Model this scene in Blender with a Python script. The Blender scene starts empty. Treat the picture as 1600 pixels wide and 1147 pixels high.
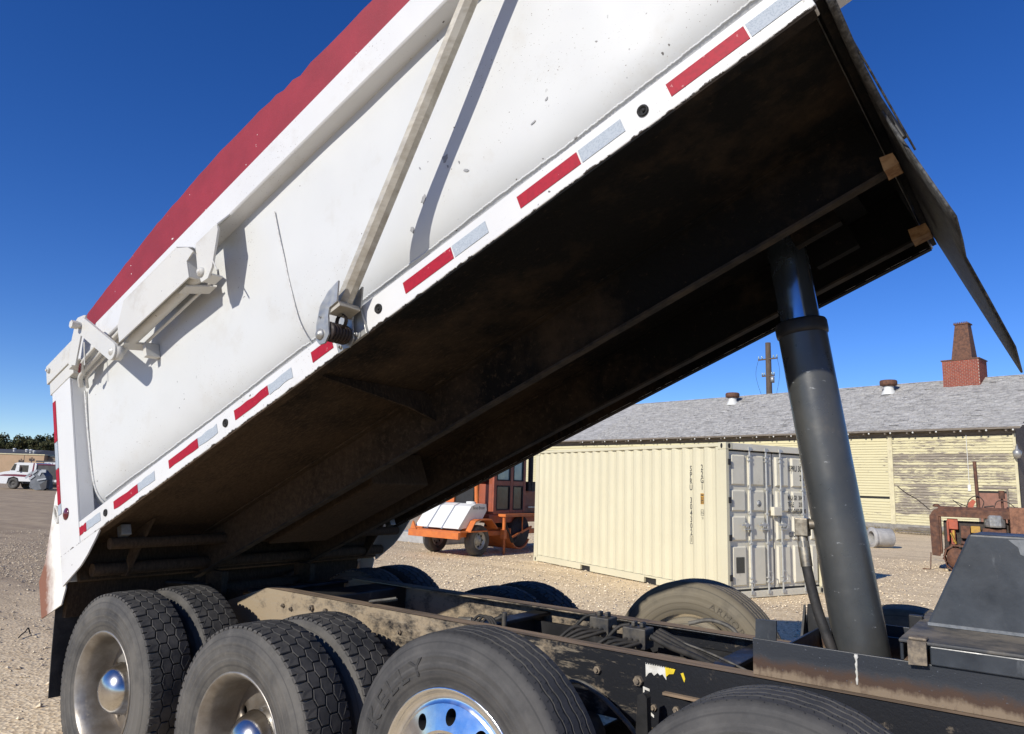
import bpy, bmesh, math, random
from mathutils import Vector, Matrix, noise as mnoise

random.seed(7)
SC = bpy.context.scene
COL = SC.collection
R = math.radians

# ------------------------------------------------------------------ camera
cam_d = bpy.data.cameras.new('camera')
cam_d.sensor_fit = 'HORIZONTAL'; cam_d.sensor_width = 36.0
cam_d.lens = 25.285; cam_d.clip_start = 0.05; cam_d.clip_end = 5000
cam = bpy.data.objects.new('camera', cam_d); COL.objects.link(cam)
_r = Vector((0.80251756, 0.59585316, 0.03040693))
_u = Vector((0.07131905, -0.14640486, 0.9866505))
_f = Vector((-0.59235054, 0.78963576, 0.15998815))
cam.matrix_world = Matrix(((_r.x, _u.x, -_f.x, 4.4513), (_r.y, _u.y, -_f.y, -3.3361),
                           (_r.z, _u.z, -_f.z, 1.7830), (0, 0, 0, 1)))
SC.camera = cam

# ------------------------------------------------------------------ sky, sun, exposure
SUN_EL, SUN_AZ = 30.0, 185.0        # azimuth clockwise from +Y
w = bpy.data.worlds.new('World'); SC.world = w; w.use_nodes = True
nt = w.node_tree; nt.nodes.clear()
sky = nt.nodes.new('ShaderNodeTexSky'); sky.sky_type = 'NISHITA'; sky.sun_disc = False
sky.sun_elevation = R(SUN_EL); sky.sun_rotation = R(SUN_AZ)
sky.altitude = 2600; sky.air_density = 1.0; sky.dust_density = 0.0; sky.ozone_density = 3.6
bg = nt.nodes.new('ShaderNodeBackground'); bg.inputs['Strength'].default_value = 0.12
out = nt.nodes.new('ShaderNodeOutputWorld')
hs = nt.nodes.new('ShaderNodeHueSaturation'); hs.inputs['Saturation'].default_value = 1.27; hs.inputs['Hue'].default_value = .516
nt.links.new(sky.outputs[0], hs.inputs['Color']); nt.links.new(hs.outputs[0], bg.inputs[0]); nt.links.new(bg.outputs[0], out.inputs[0])
sl = bpy.data.lights.new('sun', 'SUN'); sl.energy = 4.2; sl.angle = R(0.53); sl.color = (1.0, 0.95, 0.86)
so = bpy.data.objects.new('sun', sl); COL.objects.link(so)
_sd = Vector((math.sin(R(SUN_AZ)) * math.cos(R(SUN_EL)), math.cos(R(SUN_AZ)) * math.cos(R(SUN_EL)), math.sin(R(SUN_EL))))
so.rotation_euler = (-_sd).to_track_quat('-Z', 'Y').to_euler(); so.location = _sd * 60
SC.view_settings.view_transform = 'Standard'; SC.view_settings.look = 'None'
SC.view_settings.exposure = 0.22; SC.view_settings.gamma = 1.0; SC.view_settings.use_curve_mapping = False
SC.render.engine = 'CYCLES'
SC.cycles.max_bounces = 6

# ------------------------------------------------------------------ materials
def rgba(c): return (c[0], c[1], c[2], 1.0)
class NT:
    def __init__(s, name, world=False):
        s.m = bpy.data.materials.new(name); s.m.use_nodes = True; s.t = s.m.node_tree
        s.b = s.t.nodes['Principled BSDF']; s.co = s.n('ShaderNodeNewGeometry').outputs['Position'] if world else s.n('ShaderNodeTexCoord').outputs['Object']
    def n(s, typ): return s.t.nodes.new(typ)
    def put(s, sock, v):
        if hasattr(v, 'is_linked'): s.t.links.new(v, sock)
        elif isinstance(v, (tuple, list)) and sock.type == 'RGBA': sock.default_value = rgba(v)
        else: sock.default_value = v
    def map(s, scale=(1, 1, 1), rot=(0, 0, 0), loc=(0, 0, 0)):
        n = s.n('ShaderNodeMapping'); s.t.links.new(s.co, n.inputs[0])
        n.inputs['Scale'].default_value = scale; n.inputs['Rotation'].default_value = rot; n.inputs['Location'].default_value = loc
        return n.outputs[0]
    def noise(s, scale, detail=5, rough=.6, vec=None, dist=0):
        n = s.n('ShaderNodeTexNoise'); s.t.links.new(vec or s.co, n.inputs['Vector'])
        n.inputs['Scale'].default_value = scale; n.inputs['Detail'].default_value = detail
        n.inputs['Roughness'].default_value = rough; n.inputs['Distortion'].default_value = dist
        return n.outputs['Fac']
    def vor(s, scale, feature='F1', vec=None, out='Distance', rnd=1.0):
        n = s.n('ShaderNodeTexVoronoi'); s.t.links.new(vec or s.co, n.inputs['Vector'])
        n.feature = feature; n.inputs['Scale'].default_value = scale; n.inputs['Randomness'].default_value = rnd
        return n.outputs[out]
    def rng(s, v, lo, hi, a=0.0, b=1.0):
        n = s.n('ShaderNodeMapRange'); s.put(n.inputs[0], v)
        for i, x in zip((1, 2, 3, 4), (lo, hi, a, b)): n.inputs[i].default_value = x
        return n.outputs[0]
    def math(s, op, a, b=0.0):
        n = s.n('ShaderNodeMath'); n.operation = op; s.put(n.inputs[0], a); s.put(n.inputs[1], b); n.use_clamp = False
        return n.outputs[0]
    def axis(s, i, vec=None):
        n = s.n('ShaderNodeSeparateXYZ'); s.t.links.new(vec or s.co, n.inputs[0]); return n.outputs[i]
    def mix(s, f, a, b):
        n = s.n('ShaderNodeMix'); n.data_type = 'RGBA'; s.put(n.inputs[0], f)
        s.put(n.inputs[6], a); s.put(n.inputs[7], b); return n.outputs[2]
    def bump(s, h, strength=.3, dist=.01):
        n = s.n('ShaderNodeBump'); s.put(n.inputs['Height'], h)
        n.inputs['Strength'].default_value = strength; n.inputs['Distance'].default_value = dist
        s.t.links.new(n.outputs[0], s.b.inputs['Normal'])
    def done(s, col, rough=.5, metal=0.0, spec=None, coat=0.0):
        s.put(s.b.inputs['Base Color'], col); s.put(s.b.inputs['Roughness'], rough); s.put(s.b.inputs['Metallic'], metal)
        if spec is not None: s.b.inputs['Specular IOR Level'].default_value = spec
        if coat: s.b.inputs['Coat Weight'].default_value = coat; s.b.inputs['Coat Roughness'].default_value = .15
        return s.m

def mat(name, c1, c2=None, scale=6, lo=.4, hi=.62, rough=.55, metal=0.0, bump=0.0, bscale=60, bdist=.004,
        dust=None, specks=None, stretch=None, spec=None, coat=0.0, rvar=.12):
    """noise blend of two colours + optional dust patches and chips, all procedural"""
    k = NT(name); v = k.map(stretch) if stretch else None
    col = tuple(c1)
    if c2 is not None: col = k.mix(k.rng(k.noise(scale, 6, .62, v), lo, hi), c1, c2)
    if dust:
        dc, ds, dlo, dhi = dust; col = k.mix(k.rng(k.noise(ds, 8, .68), dlo, dhi), col, dc)
    for sp in (specks or []):
        scn, ss, st = sp; col = k.mix(k.rng(k.noise(ss, 3, .5), st, st + .012), col, scn)
    if bump: k.bump(k.noise(bscale, 4, .6), bump, bdist)
    r = k.rng(k.noise(scale * 2.3, 5, .6), .3, .7, max(.03, rough - rvar), min(1, rough + rvar))
    return k.done(col, r, metal, spec, coat)

MT = {}
def white_paint(name, base, dirt, chips=True, wav=.0):
    k = NT(name)
    col = k.mix(k.rng(k.noise(1.3, 5, .6), .35, .7), base, tuple(c * .93 for c in base))
    col = k.mix(k.rng(k.noise(4.5, 9, .7), .56, .80, 0, dirt), col, (.36, .31, .23))
    if chips:
        m1 = k.math('MULTIPLY', k.rng(k.noise(38, 2, .4), .75, .76), k.rng(k.noise(3.1, 2, .5), .50, .56))
        col = k.mix(m1, col, (.11, .10, .09))
        m2 = k.math('MULTIPLY', k.rng(k.noise(150, 2, .4), .715, .745), k.rng(k.noise(2.2, 2, .5), .44, .58))
        col = k.mix(m2, col, (.16, .13, .10))
    k.bump(k.math('ADD', k.noise(2.2, 2, .5), k.math('MULTIPLY', k.noise(240, 3, .5), .004)), .35, .02 + wav)
    return k.done(col, k.rng(k.noise(3, 4, .6), .3, .7, .32, .52), 0, .4)
MT['white'] = white_paint('white_truck_paint', (.555, .562, .55), .30, True, .01)
MT['white2'] = white_paint('white_gate_hardware_paint', (.55, .54, .50), .75, True)
def rail_paint():
    m = white_paint('white_rail_paint', (.61, .61, .60), .35, True); k = NT.__new__(NT); k.m = m; k.t = m.node_tree; k.b = k.t.nodes['Principled BSDF']; k.co = k.n('ShaderNodeTexCoord').outputs['Object']
    src = k.b.inputs['Base Color'].links[0].from_socket; wv = k.axis(2, k.map((1, 1, 1), (0, R(23.225), 0)))
    h = k.math('ADD', k.rng(wv, 1.363, 1.388, 0, 1), k.math('MULTIPLY', k.math('SUBTRACT', k.noise(13, 6, .75), .5), 2.4))
    k.put(k.b.inputs['Base Color'], k.mix(k.rng(k.math('ADD', h, k.rng(wv, 1.362, 1.36, 0, 9)), .08, .0), src, (.05, .042, .035)))
    return m
MT['rail'] = rail_paint()
# faded red sideboard
k = NT('faded_red_board')
c = k.mix(k.rng(k.noise(5, 6, .6), .35, .7), (.205, .008, .017), (.26, .012, .024))
c = k.mix(k.rng(k.noise(30, 5, .7, k.map((1, 6, 5), (0, R(23), 0))), .60, .80, 0, .4), c, (.38, .075, .085))
c = k.mix(k.rng(k.noise(40, 2, .4), .775, .785), c, (.6, .55, .52))
k.bump(k.noise(90, 4, .6), .25, .004); MT['red'] = k.done(c, .62)
# retroreflective tapes
k = NT('reflective_tape_red'); c = k.mix(k.rng(k.noise(60, 4), .45, .62), (.33, .006, .022), (.27, .006, .02))
c = k.mix(k.rng(k.noise(45, 3, .6), .68, .70), c, (.45, .16, .16)); MT['tape_r'] = k.done(c, .55, 0, .25)
k = NT('reflective_tape_silver'); c = k.mix(k.rng(k.vor(160), .1, .6), (.26, .30, .35), (.36, .40, .44))
c = k.mix(k.rng(k.noise(40, 3, .6), .68, .70), c, (.55, .57, .58)); MT['tape_w'] = k.done(c, .6, 0, .25)
# dusty dark underside of the bed
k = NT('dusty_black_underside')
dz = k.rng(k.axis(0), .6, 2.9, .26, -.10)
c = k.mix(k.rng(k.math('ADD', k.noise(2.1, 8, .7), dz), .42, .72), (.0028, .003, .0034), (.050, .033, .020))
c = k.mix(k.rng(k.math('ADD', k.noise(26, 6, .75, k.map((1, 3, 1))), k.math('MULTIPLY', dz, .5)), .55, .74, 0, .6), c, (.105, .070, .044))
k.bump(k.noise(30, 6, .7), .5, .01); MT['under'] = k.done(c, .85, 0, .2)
MT['under_lip'] = mat('dusty_brown_flange', (.008, .006, .005), (.038, .027, .018), 9, rough=.85, bump=.3)
MT['tan_sunlit'] = mat('tan_sunlit_patch', (.46, .29, .15), (.26, .14, .07), 22, rough=.9, bump=.5)  # tan colour stands in for sunlight on the sill ends
# chassis rails: black paint under tan road dust, thicker to the rear (dirt thrown by the wheels)
k = NT('dusty_black_frame')
x = k.axis(0)
amt = k.rng(x, -0.2, 3.2, .27, -.14)
n1 = k.math('ADD', k.noise(9, 9, .75, k.map((.7, 1, .9))), amt)
c = k.mix(k.rng(n1, .46, .64), (.012, .013, .016), (.30, .235, .155))
spl = k.math('ADD', k.noise(30, 7, .75, k.map((.35, 1, 1.8), (0, R(38), 0))), k.rng(k.axis(0), 2.6, 3.3, .02, -.13))
c = k.mix(k.rng(spl, .54, .66, 0, .65), c, (.30, .25, .18))
k.bump(k.noise(60, 5, .65), .3, .004); MT['frame'] = k.done(c, k.rng(n1, .45, .65, .38, .9), 0, .4)
MT['frame_top'] = mat('rail_top_with_brown_dust', (.24, .17, .11), (.11, .08, .055), 7, rough=.85, bump=.3, stretch=(.4, 3, 1))
MT['black'] = mat('black_steel_paint', (.012, .012, .013), (.026, .026, .027), 5, spec=.3, rough=.5, bump=.08, dust=((.17, .14, .11), 5, .60, .85))
# hoist cradle plate: black with a rusty lower half
k = NT('black_plate_rusting_from_below')
h = k.math('ADD', k.rng(k.axis(2), 1.09, 1.215, 0, 1), k.math('MULTIPLY', k.math('SUBTRACT', k.noise(14, 7, .7), .5), .55))
c = k.mix(k.rng(h, .50, .28), (.022, .025, .031), (.060, .034, .022))
c = k.mix(k.rng(k.math('ADD', h, k.math('MULTIPLY', k.noise(70, 3, .6, k.map((1, 1, .2))), .25)), .31, .13), c, (.20, .15, .10))
c = k.mix(k.rng(k.noise(120, 3, .5), .70, .74), c, (.10, .11, .13))
k.bump(k.noise(140, 4, .6), .25, .002); MT['cradle'] = k.done(c, k.rng(h, .3, .6, .8, .42), 0, .45)
k = NT('dark_blue_black_sheet')
c = k.mix(k.rng(k.noise(4, 7, .65), .4, .68), (.018, .022, .028), (.045, .052, .062))
c = k.mix(k.rng(k.noise(5.5, 7, .7, k.map((2.2, 1, .5))), .60, .70, 0, .5), c, (.15, .16, .17))
c = k.mix(k.rng(k.noise(120, 3, .5), .76, .78), c, (.16, .165, .17))
k.bump(k.noise(60, 4), .12, .003); MT['tankblk'] = k.done(c, k.rng(k.noise(6, 5), .3, .7, .3, .55), 0, .5)
MT['dusty_plate'] = mat('dusty_black_plate_top', (.05, .052, .055), (.19, .165, .13), 6, rough=.7, bump=.2)
# hoist cylinder
k = NT('worn_dark_grey_cylinder_paint')
c = k.mix(k.rng(k.noise(4, 6, .6), .38, .66), (.043, .046, .047), (.066, .066, .062))
c = k.mix(k.rng(k.noise(22, 5, .72, k.map((1, 1, 2.6))), .66, .69, 0, .75), c, (.32, .33, .33))
c = k.mix(k.rng(k.noise(7, 7, .7), .62, .8, 0, .6), c, (.12, .10, .075))
k.bump(k.noise(50, 5), .12, .003); MT['cyl'] = k.done(c, k.rng(k.noise(9, 5), .3, .7, .24, .42), .1, .6)
MT['cyl2'] = mat('oiled_steel_stage', (.26, .33, .42), (.20, .26, .34), 4, rough=.22, metal=.92)
MT['zinc'] = mat('dull_zinc_fitting', (.36, .32, .25), (.20, .17, .13), 30, rough=.45, metal=.8)
MT['hose'] = mat('black_rubber_hose', (.012, .012, .012), (.034, .030, .026), 12, rough=.7, bump=.2, bscale=200)
MT['hose_l'] = mat('dusty_grey_air_line', (.13, .12, .10), (.06, .056, .05), 14, rough=.6)
MT['plug'] = mat('dark_valve_housing', (.022, .022, .024), (.08, .07, .055), 16, rough=.6)
# rubber
def rubber(name, dustc, amt, sc=3.0):
    k = NT(name)
    c = k.mix(k.rng(k.noise(sc, 7, .68), .5 - amt, .78 - amt), (.028, .028, .029), dustc)
    c = k.mix(k.rng(k.noise(sc * 9, 6, .7), .60, .76, 0, .45), c, tuple(min(1, d * 1.35) for d in dustc))
    ln = k.n('ShaderNodeVectorMath'); ln.operation = 'LENGTH'; k.t.links.new(k.map((1, 0, 1)), ln.inputs[0])      # scuff rings round the axle
    rg = k.n('ShaderNodeTexNoise'); rg.noise_dimensions = '1D'; k.t.links.new(k.math('MULTIPLY', ln.outputs['Value'], 46), rg.inputs['W']); rg.inputs['Scale'].default_value = 1.0; rg.inputs['Detail'].default_value = 3
    c = k.mix(k.math('MULTIPLY', k.rng(rg.outputs['Fac'], .5, .72, 0, .55), k.rng(k.noise(7, 5, .7), .35, .65)), c, tuple(min(1, d * 1.5) for d in dustc))
    c = k.mix(k.rng(rg.outputs['Fac'], .42, .28, 0, .5), c, (.022, .022, .023))
    k.bump(k.math('ADD', k.noise(120, 4, .6), k.math('MULTIPLY', rg.outputs['Fac'], 1.2)), .3, .002)
    return k.done(c, k.rng(k.noise(5, 4), .3, .7, .62, .85), 0, .35)
MT['tyre'] = rubber('dusty_drive_tyre_sidewall', (.105, .098, .087), .20)
MT['tread'] = rubber('worn_tread_rubber', (.080, .075, .069), .13, 6)
MT['tyre3'] = rubber('scuffed_steer_tyre_sidewall', (.083, .079, .074), .16, 2.2)
MT['tyre_dust'] = rubber('mud_dusted_tyre_sidewall', (.155, .132, .094), .36)
MT['flap'] = mat('black_rubber_flap', (.018, .018, .019), (.045, .043, .04), 8, rough=.75, bump=.3)
MT['belt'] = mat('frayed_black_belting', (.022, .022, .023), (.10, .10, .10), 45, lo=.45, hi=.7, rough=.7, bump=.6, bscale=130)
# wheels
MT['alu_dull'] = mat('dull_dusty_aluminium', (.34, .325, .30), (.21, .19, .165), 5, rough=.45, metal=.7, dust=((.17, .14, .108), 4, .42, .74), bump=.08)
MT['alu'] = mat('polished_aluminium', (.80, .81, .82), (.66, .67, .68), 7, rough=.17, metal=1.0, bump=.03, rvar=.06)
MT['chrome'] = mat('chrome_hub_cover', (.60, .59, .57), (.42, .39, .35), 9, lo=.45, hi=.72, rough=.2, metal=1.0, rvar=.02)
MT['dark'] = mat('dark_void_paint', (.012, .012, .012), None, rough=.8)
MT['rust'] = mat('rusty_steel', (.15, .068, .038), (.075, .036, .024), 9, rough=.82, bump=.4, bscale=70)
MT['rust_l'] = mat('light_rust_steel', (.25, .12, .07), (.14, .066, .04), 12, rough=.85, bump=.4)
k = NT('white_paint_rusting_at_the_edge')
h = k.math('ADD', k.rng(k.axis(0, k.map((1, 1, 1), (0, R(23.225), 0))), -.40, -.02, 0, 1), k.math('MULTIPLY', k.math('SUBTRACT', k.noise(9, 7, .7), .5), .7))
c = k.mix(k.rng(h, .62, .25), (.68, .66, .60), (.20, .085, .05)); k.bump(k.noise(50, 4), .3, .004); MT['apron'] = k.done(c, .7)
MT['weld'] = mat('weld_bead_primer', (.60, .60, .585), (.46, .45, .42), 60, rough=.6, bump=.5, bscale=160)
MT['arm'] = mat('weathered_aluminium_arm', (.47, .44, .37), (.35, .315, .25), 10, rough=.5, metal=.35, bump=.15, stretch=(1, 1, 2.5))
MT['galv'] = mat('galvanised_bracket', (.42, .42, .40), (.30, .30, .285), 12, rough=.45, metal=.6)
MT['spring'] = mat('rusty_spring_coil', (.035, .022, .018), (.02, .016, .014), 30, rough=.6, metal=.4)
MT['lens_r'] = mat('dark_red_lens', (.10, .006, .01), None, rough=.2, coat=.6)
MT['sticker_w'] = mat('torn_white_sticker', (.66, .65, .60), (.5, .48, .42), 30, rough=.6)
MT['sticker_y'] = mat('yellow_sticker', (.72, .55, .02), (.6, .44, .02), 30, rough=.55)
MT['bolt'] = mat('dusty_bolt', (.26, .21, .15), (.12, .10, .08), 40, rough=.7, metal=.3)

# ------------------------------------------------------------------ mesh helpers
class MB:
    """collects shapes and links them as ONE mesh object"""
    def __init__(s, T=None): s.v = []; s.f = []; s.m = []; s.s = []; s.T = T
    def add(s, vs, fs, mi=0, smooth=False):
        o = len(s.v)
        for p in vs:
            p = Vector(p); s.v.append(tuple(s.T(p)) if s.T else tuple(p))
        for f in fs: s.f.append([i + o for i in f]); s.m.append(mi); s.s.append(smooth)
        return s
    def box(s, x0, x1, y0, y1, z0, z1, mi=0):
        vs = [(x, y, z) for z in (z0, z1) for y in (y0, y1) for x in (x0, x1)]
        return s.add(vs, [(0, 2, 3, 1), (4, 5, 7, 6), (0, 1, 5, 4), (2, 6, 7, 3), (0, 4, 6, 2), (1, 3, 7, 5)], mi)
    def bar(s, a, b, wx, wz, up=(0, 0, 1), mi=0):
        a = Vector(a); b = Vector(b); d = (b - a).normalized(); sd = d.cross(Vector(up))
        if sd.length < 1e-4: sd = d.cross(Vector((1, 0, 0)))
        sd.normalize(); u = sd.cross(d)
        vs = [p + sd * (i * wx / 2) + u * (j * wz / 2) for p in (a, b) for j in (-1, 1) for i in (-1, 1)]
        return s.add(vs, [(0, 2, 3, 1), (4, 5, 7, 6), (0, 1, 5, 4), (2, 6, 7, 3), (0, 4, 6, 2), (1, 3, 7, 5)], mi)
    def prism(s, poly, ext, mi=0, smooth=False):
        n = len(poly); e = Vector(ext); vs = [Vector(p) for p in poly] + [Vector(p) + e for p in poly]
        fs = [tuple(range(n))[::-1], tuple(range(n, 2 * n))]
        s.add(vs, fs, mi)
        return s.add(vs, [(i, (i + 1) % n, n + (i + 1) % n, n + i) for i in range(n)], mi, smooth)
    def tube(s, pts, r, n=8, mi=0, caps=True, smooth=True, rot=0.0):
        pts = [Vector(p) for p in pts]; rs = r if isinstance(r, (list, tuple)) else [r] * len(pts)
        vs = []; ref = None
        for i, p in enumerate(pts):
            d = (pts[min(i + 1, len(pts) - 1)] - pts[max(i - 1, 0)]).normalized()
            if ref is None:
                ref = d.cross(Vector((0, 0, 1)))
                if ref.length < .05: ref = d.cross(Vector((1, 0, 0)))
            ref = (ref - d * ref.dot(d)).normalized(); bn = d.cross(ref)
            for j in range(n):
                t = 2 * math.pi * j / n + rot
                vs.append(p + (ref * math.cos(t) + bn * math.sin(t)) * rs[i])
        m = len(pts)
        fs = [(i * n + j, i * n + (j + 1) % n, (i + 1) * n + (j + 1) % n, (i + 1) * n + j) for i in range(m - 1) for j in range(n)]
        s.add(vs, fs, mi, smooth)
        if caps: s.add(vs[:n], [tuple(range(n))[::-1]], mi); s.add(vs[-n:], [tuple(range(n))], mi)
        return s
    def lathe(s, prof, c=(0, 0, 0), ax=(0, 1, 0), n=32, mi=0, smooth=True, a0=0.0, a1=2 * math.pi):
        c = Vector(c); ax = Vector(ax).normalized(); e1 = ax.cross(Vector((0, 0, 1)))
        if e1.length < .05: e1 = ax.cross(Vector((1, 0, 0)))
        e1.normalize(); e2 = ax.cross(e1); full = abs(a1 - a0 - 2 * math.pi) < 1e-6
        k = n if full else n + 1; vs = []
        for r, h in prof:
            for j in range(k):
                t = a0 + (a1 - a0) * j / n
                vs.append(c + ax * h + (e1 * math.cos(t) + e2 * math.sin(t)) * r)
        fs = []
        for i in range(len(prof) - 1):
            for j in range(n):
                j2 = (j + 1) % k
                fs.append((i * k + j, i * k + j2, (i + 1) * k + j2, (i + 1) * k + j))
        return s.add(vs, fs, mi, smooth)
    def mesh(s, name, mats):
        me = bpy.data.meshes.new(name); me.from_pydata(s.v, [], s.f)
        for m in (mats if isinstance(mats, (list, tuple)) else [mats]): me.materials.append(MT[m] if isinstance(m, str) else m)
        me.polygons.foreach_set('material_index', s.m); me.polygons.foreach_set('use_smooth', s.s)
        bm = bmesh.new(); bm.from_mesh(me); bmesh.ops.recalc_face_normals(bm, faces=bm.faces); bm.to_mesh(me); bm.free()
        me.update(); return me
    def build(s, name, mats, parent=None, bevel=0.0, seg=2, label=None):
        o = bpy.data.objects.new(name, s.mesh(name, mats)); COL.objects.link(o)
        if parent is not None: o.parent = parent
        if bevel:
            b = o.modifiers.new('bevel', 'BEVEL'); b.width = bevel; b.segments = seg; b.limit_method = 'ANGLE'; b.angle_limit = R(40)
        if label: o['label'] = label
        return o

def thing(name, label, cat, loc=(0, 0, 0), group=None):
    o = bpy.data.objects.new(name, None); COL.objects.link(o); o.location = loc; o.empty_display_size = .2
    o['label'] = label; o['category'] = cat
    if group: o['group'] = group
    return o
def tag(o, label, cat, group=None):
    o['label'] = label; o['category'] = cat
    if group: o['group'] = group
    return o
def link_mesh(name, me, parent, loc=(0, 0, 0), rot=(0, 0, 0), scale=(1, 1, 1)):
    o = bpy.data.objects.new(name, me); COL.objects.link(o); o.parent = parent
    o.location = loc; o.rotation_euler = rot; o.scale = scale; return o
def smooth_path(pts, n=8):
    pts = [Vector(p) for p in pts]; P = [pts[0] * 2 - pts[1]] + pts + [pts[-1] * 2 - pts[-2]]; o = []
    for i in range(1, len(P) - 2):
        for j in range(n):
            t = j / n; a, b, c, d = P[i - 1:i + 3]
            o.append(.5 * ((2 * b) + (c - a) * t + (2 * a - 5 * b + 4 * c - d) * t * t + (3 * b - a - 3 * c + d) * t ** 3))
    return o + [pts[-1]]
def hexbolt(mb, p, ax, r=.014, h=.012, mi=0):
    mb.lathe([(0, h), (r, h), (r, 0)], p, ax, 6, mi, False)
    mb.lathe([(0, h + .010), (r * .5, h + .010), (r * .5, h)], p, ax, 8, mi, False)
def text_mesh(name, body, size, matname, parent, fn, extrude=.0, sx=1.0, align='LEFT', space=1.0, line=1.0, bold=.0):
    """lettering as real flat geometry; fn maps local (x, y, z) to the surface"""
    cu = bpy.data.curves.new(name, 'FONT'); cu.body = body; cu.size = size; cu.extrude = extrude; cu.align_x = align
    cu.space_character = space; cu.space_line = line; cu.resolution_u = 3; cu.offset = bold * size
    t = bpy.data.objects.new(name, cu); COL.objects.link(t)
    dg = bpy.context.evaluated_depsgraph_get(); me = bpy.data.meshes.new_from_object(t.evaluated_get(dg))
    bpy.data.objects.remove(t); bpy.data.curves.remove(cu)
    for v in me.vertices: v.co = fn(Vector((v.co.x * sx, v.co.y, v.co.z)))
    me.materials.clear(); me.materials.append(MT[matname])
    o = bpy.data.objects.new(name, me); COL.objects.link(o); o.parent = parent
    return o
def holed_ring(r0, r1, hole_r, nh, hr, y, depth, phase=0.0, n=60, hm=14, sq=1.0, cone=0.0):
    """annulus with hand holes as smooth quads: every sector is a frame of quads round its hole; hole walls go to y+depth"""
    V = []; F = []; ms = 6; M = 4 * ms; half = math.pi / nh
    def P(r, a, dy=0.0): V.append(Vector((r * math.cos(a), y + cone * (r - r1) / (r1 - r0) + dy, r * math.sin(a)))); return len(V) - 1
    for h in range(nh):
        a0 = 2 * math.pi * h / nh + phase; rings = []
        for k_ in range(4):
            t = k_ / 3; ring = []
            for i in range(M):
                side, f = divmod(i, ms); f = f / ms * 2 - 1
                sx, sy = ((f, -1), (1, f), (-f, 1), (-1, -f))[side]          # square boundary, s = angle, t = radius
                rb = hole_r + (r1 - hole_r) * sy if sy > 0 else hole_r + (hole_r - r0) * sy; ab = a0 + half * sx
                q = math.atan2(sy, sx); rh = hole_r + hr * math.sin(q); ah = a0 + hr * sq * math.cos(q) / hole_r
                ring.append(P(rb + (rh - rb) * t, ab + (ah - ab) * t))
            rings.append(ring)
        wall = []
        for i in rings[-1]: V.append(V[i] + Vector((0, depth, 0))); wall.append(len(V) - 1)
        rings.append(wall)
        for A, B in zip(rings, rings[1:]): F += [(A[i], A[(i + 1) % M], B[(i + 1) % M], B[i]) for i in range(M)]
    return V, F

# ------------------------------------------------------------------ ground
k = NT('gravel_yard')
big = k.noise(.12, 4, .6); xg = k.axis(0); yg = k.axis(1)
zone = k.rng(k.math('ADD', k.math('ADD', xg, k.math('MULTIPLY', yg, .55)), k.math('MULTIPLY', k.noise(.35, 5, .6), 4)), -7, 0)
cell = k.vor(34, 'F1', None, 'Color'); sep = k.n('ShaderNodeSeparateColor'); k.t.links.new(cell, sep.inputs[0]); cr = sep.outputs[0]
peb = k.mix(cr, (.56, .42, .25), (.90, .73, .48))
dirt = k.mix(k.rng(k.noise(1.4, 8, .7), .35, .68), (.31, .235, .155), (.45, .35, .235))
dirt = k.mix(k.rng(k.noise(40, 4, .6), .58, .68), dirt, (.42, .36, .29))
far = k.mix(k.rng(big, .4, .65), (.46, .345, .205), (.58, .45, .285))
c = k.mix(zone, dirt, peb); c = k.mix(k.rng(k.noise(.7, 6, .65), .45, .75, 0, .45), c, far)
c = k.mix(k.rng(k.noise(1.0, 5, .65, k.map((.16, 1.5, 1), (0, 0, R(20)))), .50, .68, 0, .5), c, k.mix(zone, (.20, .15, .105), (.36, .27, .17)))
c = k.mix(k.rng(k.noise(.45, 6, .7), .62, .72, 0, .35), c, (.17, .14, .11))
k.bump(k.math('ADD', k.vor(34), k.math('MULTIPLY', k.noise(3.0, 6, .7), 1.6)), .4, .02)
MT['ground'] = k.done(c, .95, 0, .15)
g = MB(); S = 2500
g.add([(-S, -S, 0), (S, -S, 0), (S, S, 0), (-S, S, 0)], [(0, 1, 2, 3)])
gr = g.build('ground', 'ground'); gr['kind'] = 'structure'
k = NT('loose_stone')
cell = k.vor(9, 'F1', None, 'Color'); sep = k.n('ShaderNodeSeparateColor'); k.t.links.new(k.vor(41, 'F1', None, 'Color'), sep.inputs[0])
c = k.mix(sep.outputs[0], (.50, .38, .24), (.92, .78, .55)); c = k.mix(k.rng(sep.outputs[1], .8, .82), c, (.20, .17, .15))
c = k.mix(k.rng(k.math('ADD', k.axis(0), k.math('MULTIPLY', k.axis(1), .55)), -7, -1, .45, 0), c, (.21, .165, .13))
MT['stone'] = k.done(c, .9, 0, .2)
def stones(name, n, xr, yr, smin, smax, rs, bias=1.0):
    rnd = random.Random(rs); mb = MB(); V = mb.v; F = mb.f
    for i in range(n):
        x = rnd.uniform(*xr); y = yr[0] + (yr[1] - yr[0]) * rnd.random() ** bias
        s = smin + (smax - smin) * rnd.random() ** 3; a = rnd.uniform(0, 6.28); ca_, sa_ = math.cos(a), math.sin(a)
        ex, ey, ez = s * rnd.uniform(.7, 1.3), s * rnd.uniform(.6, 1.0), s * rnd.uniform(.4, .8); o = len(V)
        for px, py, pz in ((ex, 0, 0), (0, ey, .1 * ez), (-ex, 0, 0), (0, -ey, -.1 * ez), (.15 * ex, .1 * ey, ez), (0, 0, -ez * .6)):
            V.append((x + px * ca_ - py * sa_, y + px * sa_ + py * ca_, pz + ez * .35))
        for q in ((0, 1, 4), (1, 2, 4), (2, 3, 4), (3, 0, 4)): F.append([o + t for t in q])
        for q in range(4): mb.m.append(0); mb.s.append(False)
    ob = mb.build(name, 'stone'); ob['kind'] = 'stuff'; ob['label'] = 'loose tan gravel scattered over the yard'; ob['category'] = 'gravel'
    return ob
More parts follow.
